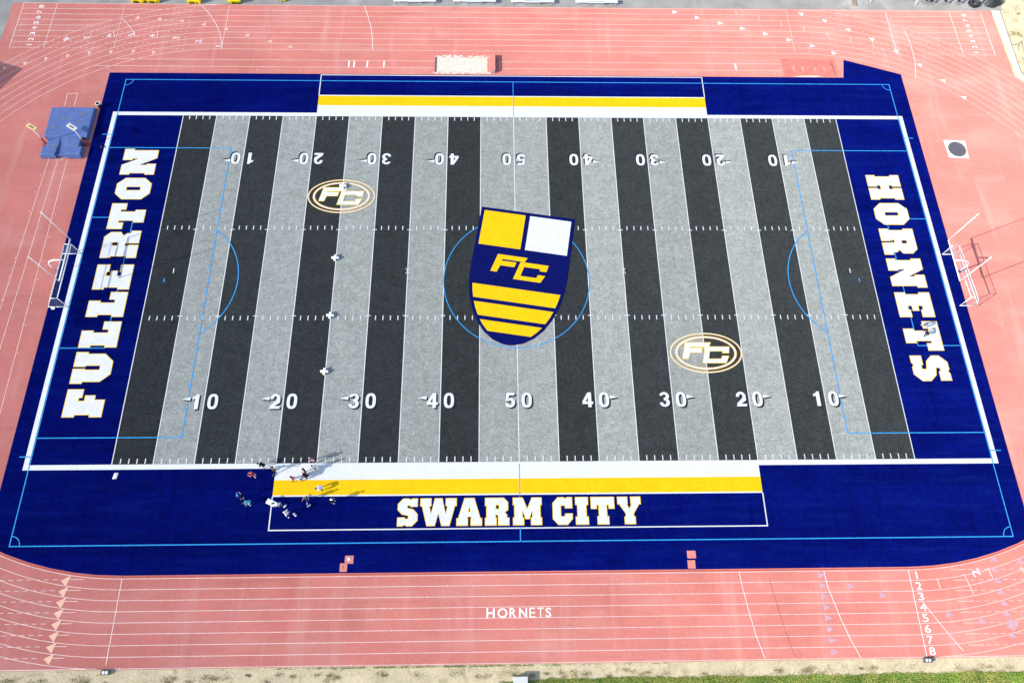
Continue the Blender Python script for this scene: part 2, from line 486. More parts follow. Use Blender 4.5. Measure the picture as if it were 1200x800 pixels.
# exchange zone triangles
def tri(c, ang, mat, size=.52, z=.014):
    m = Matrix.Rotation(R(ang), 2)
    pts = [Vector(c) + m @ Vector(q) for q in ((size, 0), (-size * .62, size * .72), (-size * .62, -size * .72))]
    return MB().poly([[(q.x, q.y) for q in pts]], z).build('exchange_mark', mat, track)
for i in range(8):
    yy = -36.66 - i * 1.075
    MB().poly([[(-47.55, yy + .48), (-48.55, yy - .02), (-47.9, yy - .62)]], .014).build('exchange_mark', 'peach', track)
    tri((32.45, -36.98 - i * 1.085), 0, 'lilac')
for c in ((35.44, -38.16), (38.8, -39.13), (45.51, -41.13), (48.91, -41.81)):
    tri(c, -8, 'lilac')
for c in ((51.87, -35.62), (51.79, -36.69), (51.73, -37.82), (51.73, -38.93), (51.75, -40.1), (51.75, -41.17), (51.76, -43.29), (54.75, -35.83)):
    tri(c, 200, 'lilac')
MB().poly([[(51.35, -42.2), (52.05, -41.55), (52.8, -42.2), (52.05, -42.85)]], .014).build('exchange_mark', 'lilac', track)
for c in ((-72.21, 32.58), (-69.54, 33.47), (-66.81, 34.32), (-63.88, 34.91), (-60.95, 35.46), (-57.91, 35.69), (-54.75, 35.84), (-51.83, 35.63)):
    tri(c, 262, 'peach', .46)
for c in ((-55.36, 42.33), (-52.11, 42.12), (-48.82, 41.78), (-45.47, 41.11), (-42.11, 40.27), (-38.85, 39.07), (-35.46, 37.95), (-32.41, 36.97)):
    tri(c, 192, 'peach', .46)
for c in ((44.18, 44.34), (47.55, 43.0), (50.82, 41.23), (54.07, 39.4), (57.26, 37.09), (60.22, 34.45), (63.02, 31.54), (65.29, 28.4)):
    tri(c, 150, 'lanepaint', .5)
for c in ((41.41, 39.09), (44.76, 37.96), (47.75, 36.58), (24.75, 44.45), (28.06, 43.36), (31.44, 42.28), (34.71, 41.26), (38.03, 40.23)):
    tri(c, -5, 'lanepaint', .5)
# survey pins: the small pale ticks scattered along the lane lines
pins = MB()
for i in range(9):
    for x in range(-44, 46, 1):
        if random.random() < .035:
            for sgn in (-1, 1):
                yy = CY + sgn * (R0 + i * LW)
                xx = x + random.random()
                pins.rect(xx - .025, yy - .08, xx + .025, yy + .08, .013)
for x in range(-58, 40, 3):
    pins.rect(x + .3, 32.5 + .02, x + .38, 32.66, .013)
for i in range(9):
    y = 15 - i * 3.1 - random.random()
    pins.rect(-62.9 - i * .04, y, -62.78 - i * .04, y + .1, .013)
    pins.rect(-59.5, y - .4, -59.4, y - .3, .013)
tag(pins.build('survey_pins', 'lanepaint', track), kind='stuff')

# ------------------------------------------------------------------ lettering helpers
def text_mesh(body, bold=0.0):
    c = bpy.data.curves.new('text', 'FONT')
    c.body = body
    c.offset = bold
    c.resolution_u = 3
    o = bpy.data.objects.new('text', c)
    COL.objects.link(o)
    dg = bpy.context.evaluated_depsgraph_get()
    me = bpy.data.meshes.new_from_object(o.evaluated_get(dg))
    bpy.data.objects.remove(o)
    bpy.data.curves.remove(c)
    return me

def font_char(ch, cx, cy, w, h, ang, z, mat, name, parent, bold=0.0):
    """one character scaled into a w by h box centred on (cx, cy), turned by ang"""
    me = text_mesh(ch, bold)
    xs = [v.co.x for v in me.vertices]
    ys = [v.co.y for v in me.vertices]
    x0, x1, y0, y1 = min(xs), max(xs), min(ys), max(ys)
    m = Matrix.Rotation(R(ang), 2)
    for v in me.vertices:
        q = m @ Vector(((v.co.x - (x0 + x1) / 2) * w / max(x1 - x0, .01), (v.co.y - (y0 + y1) / 2) * h / (y1 - y0)))
        v.co = (cx + q.x, cy + q.y, z)
    me.name = name
    me.materials.clear()
    me.materials.append(M[mat])
    bm = bmesh.new()
    bm.from_mesh(me)
    for f in bm.faces:
        f.normal_update()
        if f.normal.z < 0:
            f.normal_flip()
    bm.to_mesh(me)
    bm.free()
    o = bpy.data.objects.new(name, me)
    COL.objects.link(o)
    o.parent = parent
    return o

NW = {'1': .16, '2': .56, '3': .56, '4': .62, '5': .56, '6': .58, '7': .56, '8': .58}
for i in range(8):
    d = str(i + 1)
    font_char(d, 42.95 - .015 * i, -37.14 - i * 1.075, NW[d] * 1.15, .80, 0, .016, 'lanepaint', 'lane_number', track, .012 if d != '4' else 0)
    font_char(d, -69.8, 36.95 + i * 1.06, NW[d] * .95, .74, 90, .016, 'lanepaint', 'lane_number', track, .012 if d != '4' else 0)
    font_char(d, 69.44, 36.95 + i * 1.06, NW[d] * .95, .74, 90, .016, 'lanepaint', 'lane_number', track, .012 if d != '4' else 0)
for d, (x, y), a in zip('87654321', ((-64.8, 38.08), (-61.89, 38.44), (-58.84, 38.8), (-55.65, 38.96), (-52.54, 38.79), (-49.19, 38.42), (-45.83, 37.84), (-42.72, 36.94)), (125, 118, 112, 106, 100, 96, 93, 90)):
    font_char(d, x, y, NW[d] * 1.0, .75, a, .016, 'lanepaint', 'lane_number', track)
font_char('2', 49.55, -36.95, .75, .85, 108, .016, 'lanepaint', 'lane_number', track, .012)
xs = ((-3.71, -2.83), (-2.55, -1.48), (-1.28, -.55), (-.28, .58), (.80, 1.45), (1.66, 2.32), (2.52, 3.12))
for ch, (x0, x1) in zip('HORNETS', xs):
    font_char(ch, (x0 + x1) / 2, -40.42, x1 - x0, .98, 0, .016, 'lanepaint', 'painted_letter', track, .02 if ch not in 'ET' else .0)

# ------------------------------------------------------------------ turf pitch
def circ_y(x, r, c=TC):
    return CY - math.sqrt(max(0, r * r - (abs(x) - c)**2))
RN = R0 - 0.33
navy = [(-57.3, 31.9)]
navy += [(-57.3, circ_y(57.3, RN))]
navy += [(-x, circ_y(x, RN)) for x in (55, 52.5, 50, 47.5, 45, 42.2)]
navy += [(42.2, CY - RN)] + [(x, circ_y(x, RN)) for x in (45, 47.5, 50, 52.5, 55, 56.95)]
navy += [(56.95, 32.62), (48.95, 35.3), (48.3, 31.92)]
turf = MB().poly([navy], 0.025).build('turf_pitch', 'navy')
tag(turf, 'navy artificial turf surrounding the black and grey striped playing field', kind='structure')

HY = 24.384
def T(name, mat, parent=turf):
    return lambda m: m.build(name, mat, parent)
for i in range(20):
    x0 = (-50 + 5 * i) * YD
    col = 'black' if i % 2 == 0 else 'grey'
    if i >= 10:
        col = 'grey' if i % 2 == 0 else 'black'
    if i == 9 or i == 10:
        col = 'grey'
    MB().rect(x0, -HY, x0 + 5 * YD, HY, .030).build('turf_stripe', col, turf)

EX0, EX1 = 54.864, 55.42
def border():
    for s in (-1, 1):
        MB().rect(-EX1, s * HY if s > 0 else -HY - .58, EX1, HY + .58 if s > 0 else -HY, .034).build('sideline', 'white', turf)
        MB().rect(s * EX1 if s < 0 else EX0, -HY, -EX0 if s < 0 else EX1, HY, .034).build('end_line', 'white', turf)
border()
for s in (-1, 1):
    y0, y1, y2, y3 = HY + .58, 26.28, 27.96, 28.12
    a, b = sorted((s * y0, s * y1))
    MB().rect(-27.42, a, 27.42, b, .034).build('coaching_strip', 'white', turf)
    a, b = sorted((s * y1, s * y2))
    MB().rect(-27.42, a, 27.42, b, .034).build('team_strip', 'gold', turf)
    a, b = sorted((s * y2, s * y3))
    MB().rect(-27.42, a, 27.42, b, .034).build('box_line', 'white', turf)
    yo = 31.74
    m = MB()
    m.strip([(-27.42, s * y3), (-27.42, s * yo), (27.42, s * yo), (27.42, s * y3)], .13, .034)
    m.build('box_line', 'white', turf)

for i in range(21):
    x = (-50 + 5 * i) * YD
    MB().rect(x - .05, -HY, x + .05, HY, .038).build('yard_line', 'white', turf)
hm = MB()
for yd in range(1, 100):
    x = (yd - 50) * YD
    five = yd % 5 == 0
    for s in (-1, 1):
        if five:
            hm.rect(x - .32, s * 6.4 - .05 + s * (-.28), x + .32, s * 6.4 + .05 + s * (-.28), .042)
        else:
            hm.rect(x - .055, s * 6.4 - .30, x + .055, s * 6.4 + .30, .042)
            hm.rect(x - .055, s * (HY - .36) - .30, x + .055, s * (HY - .36) + .30, .042)
tag(hm.build('hash_marks', 'white', turf), kind='stuff')
for s in (-1, 1):
    MB().rect(s * 42.98 - .06, -.2, s * 42.98 + .06, .45, .042).build('try_mark', 'white', turf)
    m = MB()
    m.strip([(s * 13.72 - .25, -.3), (s * 13.72 + .25, .5)], .07, .043)
    m.strip([(s * 13.72 - .25, .5), (s * 13.72 + .25, -.3)], .07, .047)
    m.build('kickoff_mark', 'white', turf)

# soccer lines
SX, ST, SB = 54.76, 30.66, -33.16
PC = -1.23
def cy(pts, w=.13, closed=False, z=.046):
    w = w * .8
    return MB().strip(pts, w, z, closed).build('soccer_line', 'cyan', turf)
cy([(-SX, SB), (SX, SB), (SX, ST), (-SX, ST)], .14, True)
cy([(0, SB), (0, -31.6)], .13)
cy([(0, -28.3), (0, -24.6)], .10)
cy([(0, 24.6), (0, ST)], .10)
cy(arc(0.05, PC, 9.2, 0, 360, 96)[:-1], .12, True)
for s in (-1, 1):
    cy([(s * SX, 18.9), (s * 38.45, 18.9), (s * 38.45, -21.3), (s * SX, -21.3)], .14)
    cy([(s * SX, 7.9), (s * 49.4, 7.9), (s * 49.4, -10.3), (s * SX, -10.3)], .13)
    a = math.degrees(math.acos(5.45 / 9.14))
    cc = s * 43.92
    cy(arc(cc, PC, 9.1, (180 - a) if s > 0 else -a, (180 + a) if s > 0 else a, 32), .14, z=.050)
    MB().rect(cc - .06, PC - .28, cc + .06, PC + .28, .046).build('penalty_spot', 'cyan', turf)
    for t, yy in ((1, ST), (-1, SB)):
        a0 = {(-1, 1): -90, (1, 1): 180, (1, -1): 90, (-1, -1): 0}[(s, t)]
        cy(arc(s * SX, yy, 1.05, a0, a0 + 90, 10), .11, z=.050)
    for yy in (21.1, -23.45):
        MB().rect(min(s * 54.75, s * 56.1), yy - .06, max(s * 54.75, s * 56.1), yy + .06, .050).build('corner_tick', 'cyan', turf)

# ------------------------------------------------------------------ block letters
G = {
 'F': (7.6, [(0,0),(4.7,0),(4.7,2.6),(5.9,2.6),(5.9,5.2),(4.4,5.2),(4.4,6.7),(5.3,6.7),(5.3,5.9),(7.6,5.9),(7.6,10),(0,10),(0,6.9),(.6,6.9),(.6,3.1),(0,3.1)], []),
 'E': (7.9, [(0,0),(7.9,0),(7.9,3.5),(5.6,3.5),(5.6,2.9),(4.3,2.9),(4.3,4.1),(5.9,4.1),(5.9,5.9),(4.3,5.9),(4.3,7.1),(5.6,7.1),(5.6,6.5),(7.9,6.5),(7.9,10),(0,10),(0,6.9),(.6,6.9),(.6,3.1),(0,3.1)], []),
 'L': (7.6, [(0,0),(7.6,0),(7.6,4.6),(5.3,4.6),(5.3,3.0),(4.3,3.0),(4.3,6.9),(4.9,6.9),(4.9,10),(0,10),(0,6.9),(.6,6.9),(.6,3.1),(0,3.1)], []),
 'U': (8.8, [(0,10),(0,6.9),(.5,6.9),(.5,2.4),(2.6,0),(6.2,0),(8.3,2.4),(8.3,6.9),(8.8,6.9),(8.8,10),(4.7,10),(4.7,6.9),(5.0,6.9),(5.0,3.1),(3.8,3.1),(3.8,6.9),(4.1,6.9),(4.1,10)], []),
 'R': (8.7, [(0,0),(4.1,0),(4.1,2.7),(3.8,2.7),(3.8,3.8),(4.7,3.8),(4.7,0),(8.7,0),(8.7,2.7),(7.9,2.7),(7.9,3.8),(7.1,4.7),(8.3,5.6),(8.3,8.4),(6.8,10),(0,10),(0,7.1),(.5,7.1),(.5,2.7),(0,2.7)], [[(3.9,5.9),(3.9,7.4),(5.0,7.4),(5.0,5.9)]]),
 'T': (8.6, [(2.2,0),(6.4,0),(6.4,2.9),(5.8,2.9),(5.8,7.1),(6.5,7.1),(6.5,5.7),(8.6,5.7),(8.6,10),(0,10),(0,5.7),(2.1,5.7),(2.1,7.1),(2.8,7.1),(2.8,2.9),(2.2,2.9)], []),
 'O': (7.4, [(2,0),(5.4,0),(7.4,2.2),(7.4,7.8),(5.4,10),(2,10),(0,7.8),(0,2.2)], [[(3.1,3.0),(3.1,7.0),(4.3,7.0),(4.3,3.0)]]),
 'N': (9.2, [(0,0),(3.8,0),(3.8,2.7),(3.4,2.7),(3.4,4.9),(5.9,0),(8.7,0),(8.7,7.2),(9.2,7.2),(9.2,10),(5.2,10),(5.2,7.2),(5.7,7.2),(5.7,5.4),(3.4,10),(0,10),(0,7.2),(.5,7.2),(.5,2.7),(0,2.7)], []),
 'H': (8.8, [(0,0),(4.1,0),(4.1,2.7),(3.7,2.7),(3.7,3.7),(5.1,3.7),(5.1,2.7),(4.7,2.7),(4.7,0),(8.8,0),(8.8,2.7),(8.3,2.7),(8.3,7.3),(8.8,7.3),(8.8,10),(4.7,10),(4.7,7.3),(5.1,7.3),(5.1,6.3),(3.7,6.3),(3.7,7.3),(4.1,7.3),(4.1,10),(0,10),(0,7.3),(.5,7.3),(.5,2.7),(0,2.7)], []),
 'S': (7.3, [(0,3.1),(0,0),(2.0,0),(2.6,.5),(3.4,0),(5.4,0),(7.3,2.0),(7.3,4.3),(5.6,6.1),(3.5,6.5),(3.5,7.5),(4.6,7.5),(4.6,7.05),(7.2,7.05),(7.2,10),(5.2,10),(4.6,9.5),(4,10),(1.9,10),(0,8),(0,5.9),(1.6,4.25),(3.9,3.8),(3.9,2.6),(2.7,2.6),(2.7,3.1)], []),
 'W': (12.8, [(2.4,0),(5.2,0),(6.4,4.5),(7.6,0),(10.4,0),(12.2,7.2),(12.8,7.2),(12.8,10),(9.0,10),(9.0,7.2),(9.6,7.2),(9.0,4.3),(7.7,10),(5.1,10),(3.8,4.3),(3.2,7.2),(3.8,7.2),(3.8,10),(0,10),(0,7.2),(.6,7.2)], []),
 'A': (9.5, [(0,0),(4.2,0),(4.2,2.6),(3.9,2.6),(4.1,3.2),(5.4,3.2),(5.6,2.6),(5.3,2.6),(5.3,0),(9.5,0),(9.5,2.6),(8.9,2.6),(6.6,10),(2.9,10),(.6,2.6),(0,2.6)], [[(4.3,5.0),(4.75,6.8),(5.2,5.0)]]),
 'M': (10.6, [(0,0),(4.0,0),(4.0,2.7),(3.5,2.7),(3.5,5.3),(4.6,2.2),(6.0,2.2),(7.1,5.3),(7.1,2.7),(6.6,2.7),(6.6,0),(10.6,0),(10.6,2.7),(10.1,2.7),(10.1,7.3),(10.6,7.3),(10.6,10),(7.0,10),(5.3,5.9),(3.6,10),(0,10),(0,7.3),(.5,7.3),(.5,2.7),(0,2.7)], []),
 'C': (7.35, [(2,0),(5.4,0),(7.3,2.1),(7.3,4.0),(4.6,4.0),(4.6,3.0),(3.0,3.0),(3.0,7.0),(4.6,7.0),(4.6,6.0),(7.3,6.0),(7.3,10),(5.4,10),(4.8,9.5),(4.2,10),(2,10),(0,7.9),(0,2.1)], []),
 'I': (4.9, [(0,0),(4.9,0),(4.9,2.8),(4.2,2.8),(4.2,7.2),(4.9,7.2),(4.9,10),(0,10),(0,7.2),(.7,7.2),(.7,2.8),(0,2.8)], []),
 'Y': (8.6, [(2.3,0),(6.3,0),(6.3,2.7),(5.8,2.7),(5.8,3.9),(8.0,7.3),(8.6,7.3),(8.6,10),(4.9,10),(4.9,7.3),(5.2,7.3),(4.3,5.6),(3.4,7.3),(3.7,7.3),(3.7,10),(0,10),(0,7.3),(.6,7.3),(2.8,3.9),(2.8,2.7),(2.3,2.7)], []),
}
def block_letter(ch, org, ux, uy, w, h, rim=.07):
    """white turf letter with a gold rim; org = baseline start, ux = reading direction, uy = up"""
    gw, outer, holes = G[ch]
    def place(l, d):
        q = [(x * (w - 2 * rim) / gw + rim, y * (h - 2 * rim) / 10 + rim) for x, y in l]
        if d:
            q = offset_loop(q, d)
        return [(org[0] + ux[0] * x + uy[0] * y, org[1] + ux[1] * x + uy[1] * y) for x, y in q]
    o = MB().poly([place(outer, -.05)] + [place(l, .05) for l in holes], .060).build('letter', 'letter', turf)
    MB().poly([place(outer, .03)] + [place(l, -.03) for l in holes], .055).build('letter_rim', 'rim', o)
    return o
for ch, a, b in (('F', -18.93, -15.43), ('U', -14.86, -10.76), ('L', -10.29, -6.79), ('L', -6.28, -2.79), ('E', -2.55, 1.04), ('R', 1.88, 5.95), ('T', 6.1, 10.08), ('O', 10.6, 14.05), ('N', 14.47, 18.74)):
    block_letter(ch, (-47.95, a), (0, 1), (-1, 0), b - a, 4.63)
for ch, a, b in (('H', 14.9, 10.84), ('O', 10.4, 6.92), ('R', 6.43, 2.40), ('N', 1.93, -2.38), ('E', -2.95, -6.5), ('T', -6.97, -11.02), ('S', -11.56, -14.97)):
    block_letter(ch, (47.96, a), (0, -1), (1, 0), a - b, 4.63)
for ch, a, b in (('S', -13.56, -11.26), ('W', -11.08, -6.98), ('A', -7.06, -4.16), ('R', -3.92, -1.15), ('M', -.83, 2.46), ('C', 3.58, 5.88), ('I', 6.12, 7.64), ('T', 7.85, 10.57), ('Y', 10.84, 13.54)):
    block_letter(ch, (a, -31.48), (1, 0), (0, 1), b - a, 3.09, .055)

# ------------------------------------------------------------------ yard numerals (6.2 wide, 10 high units)
def ell(cx, cy_, rx, ry, n=24, pw=2.6):
    out = []
    for i in range(n):
        t = 2 * PI * i / n
        c, s = math.cos(t), math.sin(t)
        out.append((cx + rx * math.copysign(abs(c)**(2 / pw), c), cy_ + ry * math.copysign(abs(s)**(2 / pw), s)))
    return out
def earc(cx, cy_, rx, ry, a0, a1, n=12):
    return [(cx + rx * math.cos(R(a0 + (a1 - a0) * i / n)), cy_ + ry * math.sin(R(a0 + (a1 - a0) * i / n))) for i in range(n + 1)]
def band(outer, inner):
    return outer + list(reversed(inner))
DG = {
 '0': [[ell(3.1, 5, 3.1, 5), list(reversed(ell(3.1, 5, 1.25, 3.35)))]],
 '1': [[[(2.5, 0), (4.8, 0), (4.8, 10), (3.1, 10), (2.6, 8.9), (.9, 8.1), (.9, 6.5), (2.5, 7.0)]]],
 '2': [[[(0, 0), (6.2, 0), (6.2, 1.8), (2.75, 1.8)] + earc(3.1, 4.9, 3.0, 3.0, -18, 5, 4) + earc(3.1, 6.9, 3.0, 3.1, 5, 180, 14) + [(.1, 6.5), (2.05, 6.5)] + list(reversed(earc(3.1, 6.95, 1.05, 1.4, 0, 180, 8))) + [(4.15, 6.3), (3.3, 5.0), (.35, 2.1)]]],
 '3': [[band(earc(3.0, 7.2, 3.0, 2.8, 170, -48, 14) + earc(3.05, 2.95, 3.1, 2.95, 48, -180, 16), earc(3.0, 7.3, 1.05, 1.15, 170, -70, 8) + [(2.6, 6.1), (2.6, 4.55)] + earc(3.05, 2.95, 1.1, 1.35, 60, -180, 8))]],
 '4': [[[(3.3, 0), (5.3, 0), (5.3, 2.1), (6.3, 2.1), (6.3, 3.8), (5.3, 3.8), (5.3, 10), (3.2, 10), (0, 3.9), (0, 2.1), (3.3, 2.1)], [(3.3, 3.8), (1.9, 3.8), (3.3, 6.8)]]],
 '5': [[[(.2, 3.1)] + earc(3.0, 3.3, 3.1, 3.3, 195, 360, 14) + earc(3.0, 3.4, 3.1, 3.1, 0, 125, 8) + [(2.2, 5.7), (2.45, 8.2), (5.7, 8.2), (5.7, 10), (.9, 10), (.3, 4.5), (2.1, 4.4)] + list(reversed(earc(3.0, 3.3, 1.1, 1.6, -160, 150, 12)))]],
}
def numeral(ch, cx, cy_, w, h, flip, name='numeral'):
    f = -1 if flip else 1
    def pl(l, dx, dy):
        return [(cx + f * ((x - 3.1) / 6.2 * w + dx), cy_ + f * ((y - 5) / 10 * h + dy)) for x, y in l]
    m, n = MB(), MB()
    for loops in DG[ch]:
        m.poly([pl(l, 0, 0) for l in loops], .060)
        n.poly([pl(l, .17, -.17) for l in loops], .054)
    o = m.build(name, 'white', turf)
    n.build('numeral_edge', 'shade', o)
    return o
def arrow(x, y, s, flip):
    f = -1 if flip else 1
    pts = [(x, y + f * .30), (x + s * 1.0, y + f * .02), (x, y - f * .16)]
    o = MB().poly([pts], .060).build('arrow', 'white', turf)
    MB().poly([[(a + .16 * f, b - .16 * f) for a, b in pts]], .054).build('arrow_edge', 'shade', o)
for i, d in enumerate('123454321'):
    x = (-40 + 10 * i) * YD
    for flip, y in ((False, -17.06), (True, 17.22)):
        f = -1 if flip else 1
        numeral(d, x - f * .95, y, 1.2 if d != '4' else 1.25, 1.82, flip)
        numeral('0', x + f * 1.0, y, 1.2, 1.86, flip)
        if d != '5':
            s = -1 if i < 4 else 1
            out = 1.68 if (s == f) else 1.62
            arrow(x + s * out, y + f * .28, s, flip)

# ------------------------------------------------------------------ FC badges
FP = [(20.58, -9.83), (20.10, -11.88), (20.75, -11.89), (21.01, -11.1), (22.45, -11.1), (22.60, -10.54), (21.05, -10.54), (21.13, -10.35), (23.41, -10.36), (23.65, -9.84)]
CP = [(23.01, -10.4), (22.51, -12.45), (25.29, -12.46), (25.70, -11.62), (24.96, -11.62), (24.82, -11.99), (23.21, -11.99), (23.43, -10.92), (25.09, -10.92), (25.06, -11.16), (25.76, -11.16), (25.90, -10.41)]
def badge(cx, cy_):
    def e(rx, ry):
        return [(cx + rx * math.cos(2 * PI * i / 64), cy_ + ry * math.sin(2 * PI * i / 64)) for i in range(64)]
    ro = MB().poly([e(4.44, 2.63), list(reversed(e(4.24, 2.43)))], .056).build('badge_ring', 'gold', turf)
    MB().poly([e(4.40, 2.59), list(reversed(e(4.30, 2.49)))], .060).build('ring_line', 'letter', ro)
    ro = MB().poly([e(3.78, 2.21), list(reversed(e(3.46, 1.92)))], .056).build('badge_ring', 'gold', turf)
    MB().poly([e(3.72, 2.15), list(reversed(e(3.52, 1.98)))], .060).build('ring_line', 'letter', ro)
    for l, z in ((FP, .058), (CP, .066)):
        q = [(a - 23.0 + cx, b + 11.15 + cy_) for a, b in l]
        o = MB().poly([q], z + .004).build('badge_letter', 'letter', turf)
        MB().poly([offset_loop(q, .07)], z).build('letter_rim', 'rim', o)
badge(22.98, -11.15)
badge(-22.92, 11.23)

# ------------------------------------------------------------------ midfield crest: a plain shield in the field's navy, gold and white
tilt = Matrix.Rotation(R(-9), 2)
def cr(pts, z, mat, name='crest_field', parent=None):
    q = [tilt @ Vector(a) for a in pts]
    return MB().poly([[(v.x + .35, v.y - .2) for v in q]], z).build(name, mat, parent or turf)
def shield(k):
    w, t = 6.2 + k, 9.0 + k
    right = [(w, t), (w, 0)] + [(w * math.cos(R(a)), (10.0 + k) * math.sin(R(a))) for a in range(-12, -90, -12)] 
    return right + [(0, -10.0 - k)] + [(-x, y) for x, y in reversed(right)]
crest = cr(shield(.0), .056, 'emblem_navy', 'crest_shield')
cr([(-5.75, 8.55), (-5.75, 3.4), (-.3, 3.4), (-.3, 8.55)], .061, 'gold', 'crest_field', crest)
cr([(.3, 8.55), (.3, 3.4), (5.75, 3.4), (5.75, 8.55)], .061, 'letter', 'crest_field', crest)
for y1, y0 in ((-2.3, -4.2), (-4.75, -6.55), (-7.1, -8.5)):
    def hw(y):
        return (5.75) * math.sqrt(max(0, 1 - (y / 9.6)**2))
    cr([(-hw(y1), y1), (-hw((y0 + y1) / 2), (y0 + y1) / 2), (-hw(y0), y0), (hw(y0), y0), (hw((y0 + y1) / 2), (y0 + y1) / 2), (hw(y1), y1)], .061, 'gold', 'crest_bar', crest)
for l in (FP, CP):
    cr([((a - 23.0) * 1.25, (b + 11.15) * 1.25 + .65) for a, b in l], .061 if l is FP else .065, 'gold', 'crest_letter', crest)

# ------------------------------------------------------------------ rubber covers let into the turf
for (x, y, w, d, white, lab) in (
    (-18.45, -34.88, .92, .82, True, 'square pink rubber cover with a white cap, left pair, nearer the field'),
    (-19.0, -35.68, .78, .88, False, 'square pink rubber cover with a dark slot, left pair, nearer the track'),
    (18.6, -34.72, .95, .80, False, 'plain square pink rubber cover, right pair, nearer the field'),
    (18.5, -35.74, .84, .86, False, 'plain square pink rubber cover, right pair, nearer the track')):
    t = thing('access_cover', (x, y, .025), lab, 'cover', 'rubber covers in the near turf margin')
    MB().box((x, y, .04), (w, d, .03)).build('lid', 'patch', t, bevel=.012)
    if white:
        MB().lathe((x - .02, y + .05, .056), [(.001, .05), (.13, .045), (.16, .0)], 12).build('cap', 'lanepaint', t)
    elif x < 0:
        MB().box((x, y, .058), (.10, .22, .008)).build('slot', 'graybox', t)

# ------------------------------------------------------------------ sand pit, rolled cover, covered pit, throwing ring
pit = thing('sand_pit', (-7.2, 33.8, 0), 'long jump pit filled with pale sand beside the far straight', 'sand pit')
gx, gy = 40, 16
sv, sf = [], []
for j in range(gy + 1):
    for i in range(gx + 1):
        x, y = -11.05 + 7.4 * i / gx, 32.45 + 2.72 * j / gy
        sv.append((x, y, .02 + (.012 * random.random() if 0 < i < gx and 0 < j < gy else 0)))
for j in range(gy):
    for i in range(gx):
        a = j * (gx + 1) + i
        sf.append((a, a + 1, a + gx + 2, a + gx + 1))
MB().add(sv, sf).build('sand', 'sand', pit, smooth=True)
MB().box((-11.16, 33.8, .04), (.16, 2.8, .10)).build('kerb', 'graybox', pit)
sp = MB()
for i in range(240):
    x, y = random.uniform(-11.3, -3.2), random.choice((random.gauss(35.3, .18), random.gauss(32.3, .10)))
    s = random.uniform(.05, .28)
    if y > 35.2 or (y < 32.42 and y > 32.0):
        sp.poly([[(x + s * random.uniform(.6, 1.5) * math.cos(a), y + .45 * s * random.uniform(.6, 1.3) * math.sin(a)) for a in (k * PI / 4 for k in range(8))]], .018 + i * .00002)
tag(sp.build('spilled_sand', 'sand', pit), kind='stuff')
cov = thing('pit_cover', (-2.95, 33.8, 0), 'folded pink cover block standing at the right end of the sand pit', 'cover')
MB().box((-2.95, 33.85, .30), (.92, 2.95, .56)).build('folded_cover', 'patch', cov, bevel=.07)
MB().box((-2.86, 32.30, .28), (.5, .10, .34)).build('end_strap', 'steel', cov)

cp = thing('covered_pit', (43.6, 33.7, 0), 'second jump pit covered by a worn red mat at the far right', 'pit')
MB().box((43.55, 33.72, .012), (7.95, 3.3, .024)).build('cover_mat', 'covermat', cp)
for i in range(4):
    x = (41.3, 42.6, 44.1, 45.6)[i] + random.uniform(-.2, .2)
    MB().poly([[(x, 33.0 + random.random() * .4), (x + .2, 32.9), (x + .25, 33.7 + random.random() * .5), (x - .05, 33.9)]], .028).build('wear_streak', 'fade', cp)
MB().box((47.05, 33.75, .035), (.06, 2.9, .03), R(6)).build('strap', 'graybox', cp)
MB().poly([[(40.8, 32.02), (42, 31.97), (44.5, 31.98), (45.3, 32.1), (44.3, 32.26), (42.5, 32.22), (41.5, 32.14)]], .03).build('spilled_sand', 'sand', cp)

ring = thing('throwing_circle', (61.9, 19.3, 0), 'dark round shot put ring set in a pale concrete square', 'throwing circle')
MB().poly([[(60.33, 20.87), (63.47, 20.74), (63.27, 17.69), (60.41, 17.82)]], .012).build('concrete_pad', 'concrete', ring)
MB().poly([[(61.93 + 1.24 * math.cos(2 * PI * i / 40), 19.27 + 1.24 * math.sin(2 * PI * i / 40)) for i in range(40)]], .018).build('ring_floor', 'ring', ring)
MB().lathe((61.93, 19.27, .012), [(1.24, 0), (1.24, .03), (1.30, .03), (1.30, 0)], 40).build('steel_rim', 'concrete', ring)

# ------------------------------------------------------------------ goal posts
def goal_post(s, label):
    X = 54.76 * s
    t = thing('goal_post', (57.25 * s, 0, 0), label, 'goal post', 'goal posts behind the end lines')
    m = MB()
    pts = [(57.25 * s, 0, 0), (57.25 * s, 0, 1.6)]
    pts += [(57.25 * s - s * 1.5 * (1 - math.cos(R(a))), 0, 1.6 + 1.42 * math.sin(R(a))) for a in range(15, 91, 15)]
    pts += [(X, 0, 3.02)]
    m.tube(pts, .085, 10)
    m.build('gooseneck', 'goalwhite', t, smooth=True)
    MB().lathe((57.25 * s, 0, 0), [(.001, .30), (.15, .28), (.19, .02), (.19, .0)], 14).build('base_collar', 'padblue', t)
    MB().tube([(X, -2.9, 3.02), (X, 2.9, 3.02)], .085, 10).build('crossbar', 'goalwhite', t, smooth=True)
    for y in (-2.9, 2.9):
        MB().tube([(X, y, 3.02), (X, y, 9.05)], .055, 8).build('upright', 'goalwhite', t, smooth=True)
    return t
goal_post(-1, 'white football goal post behind the left end zone')
goal_post(1, 'white football goal post behind the right end zone')

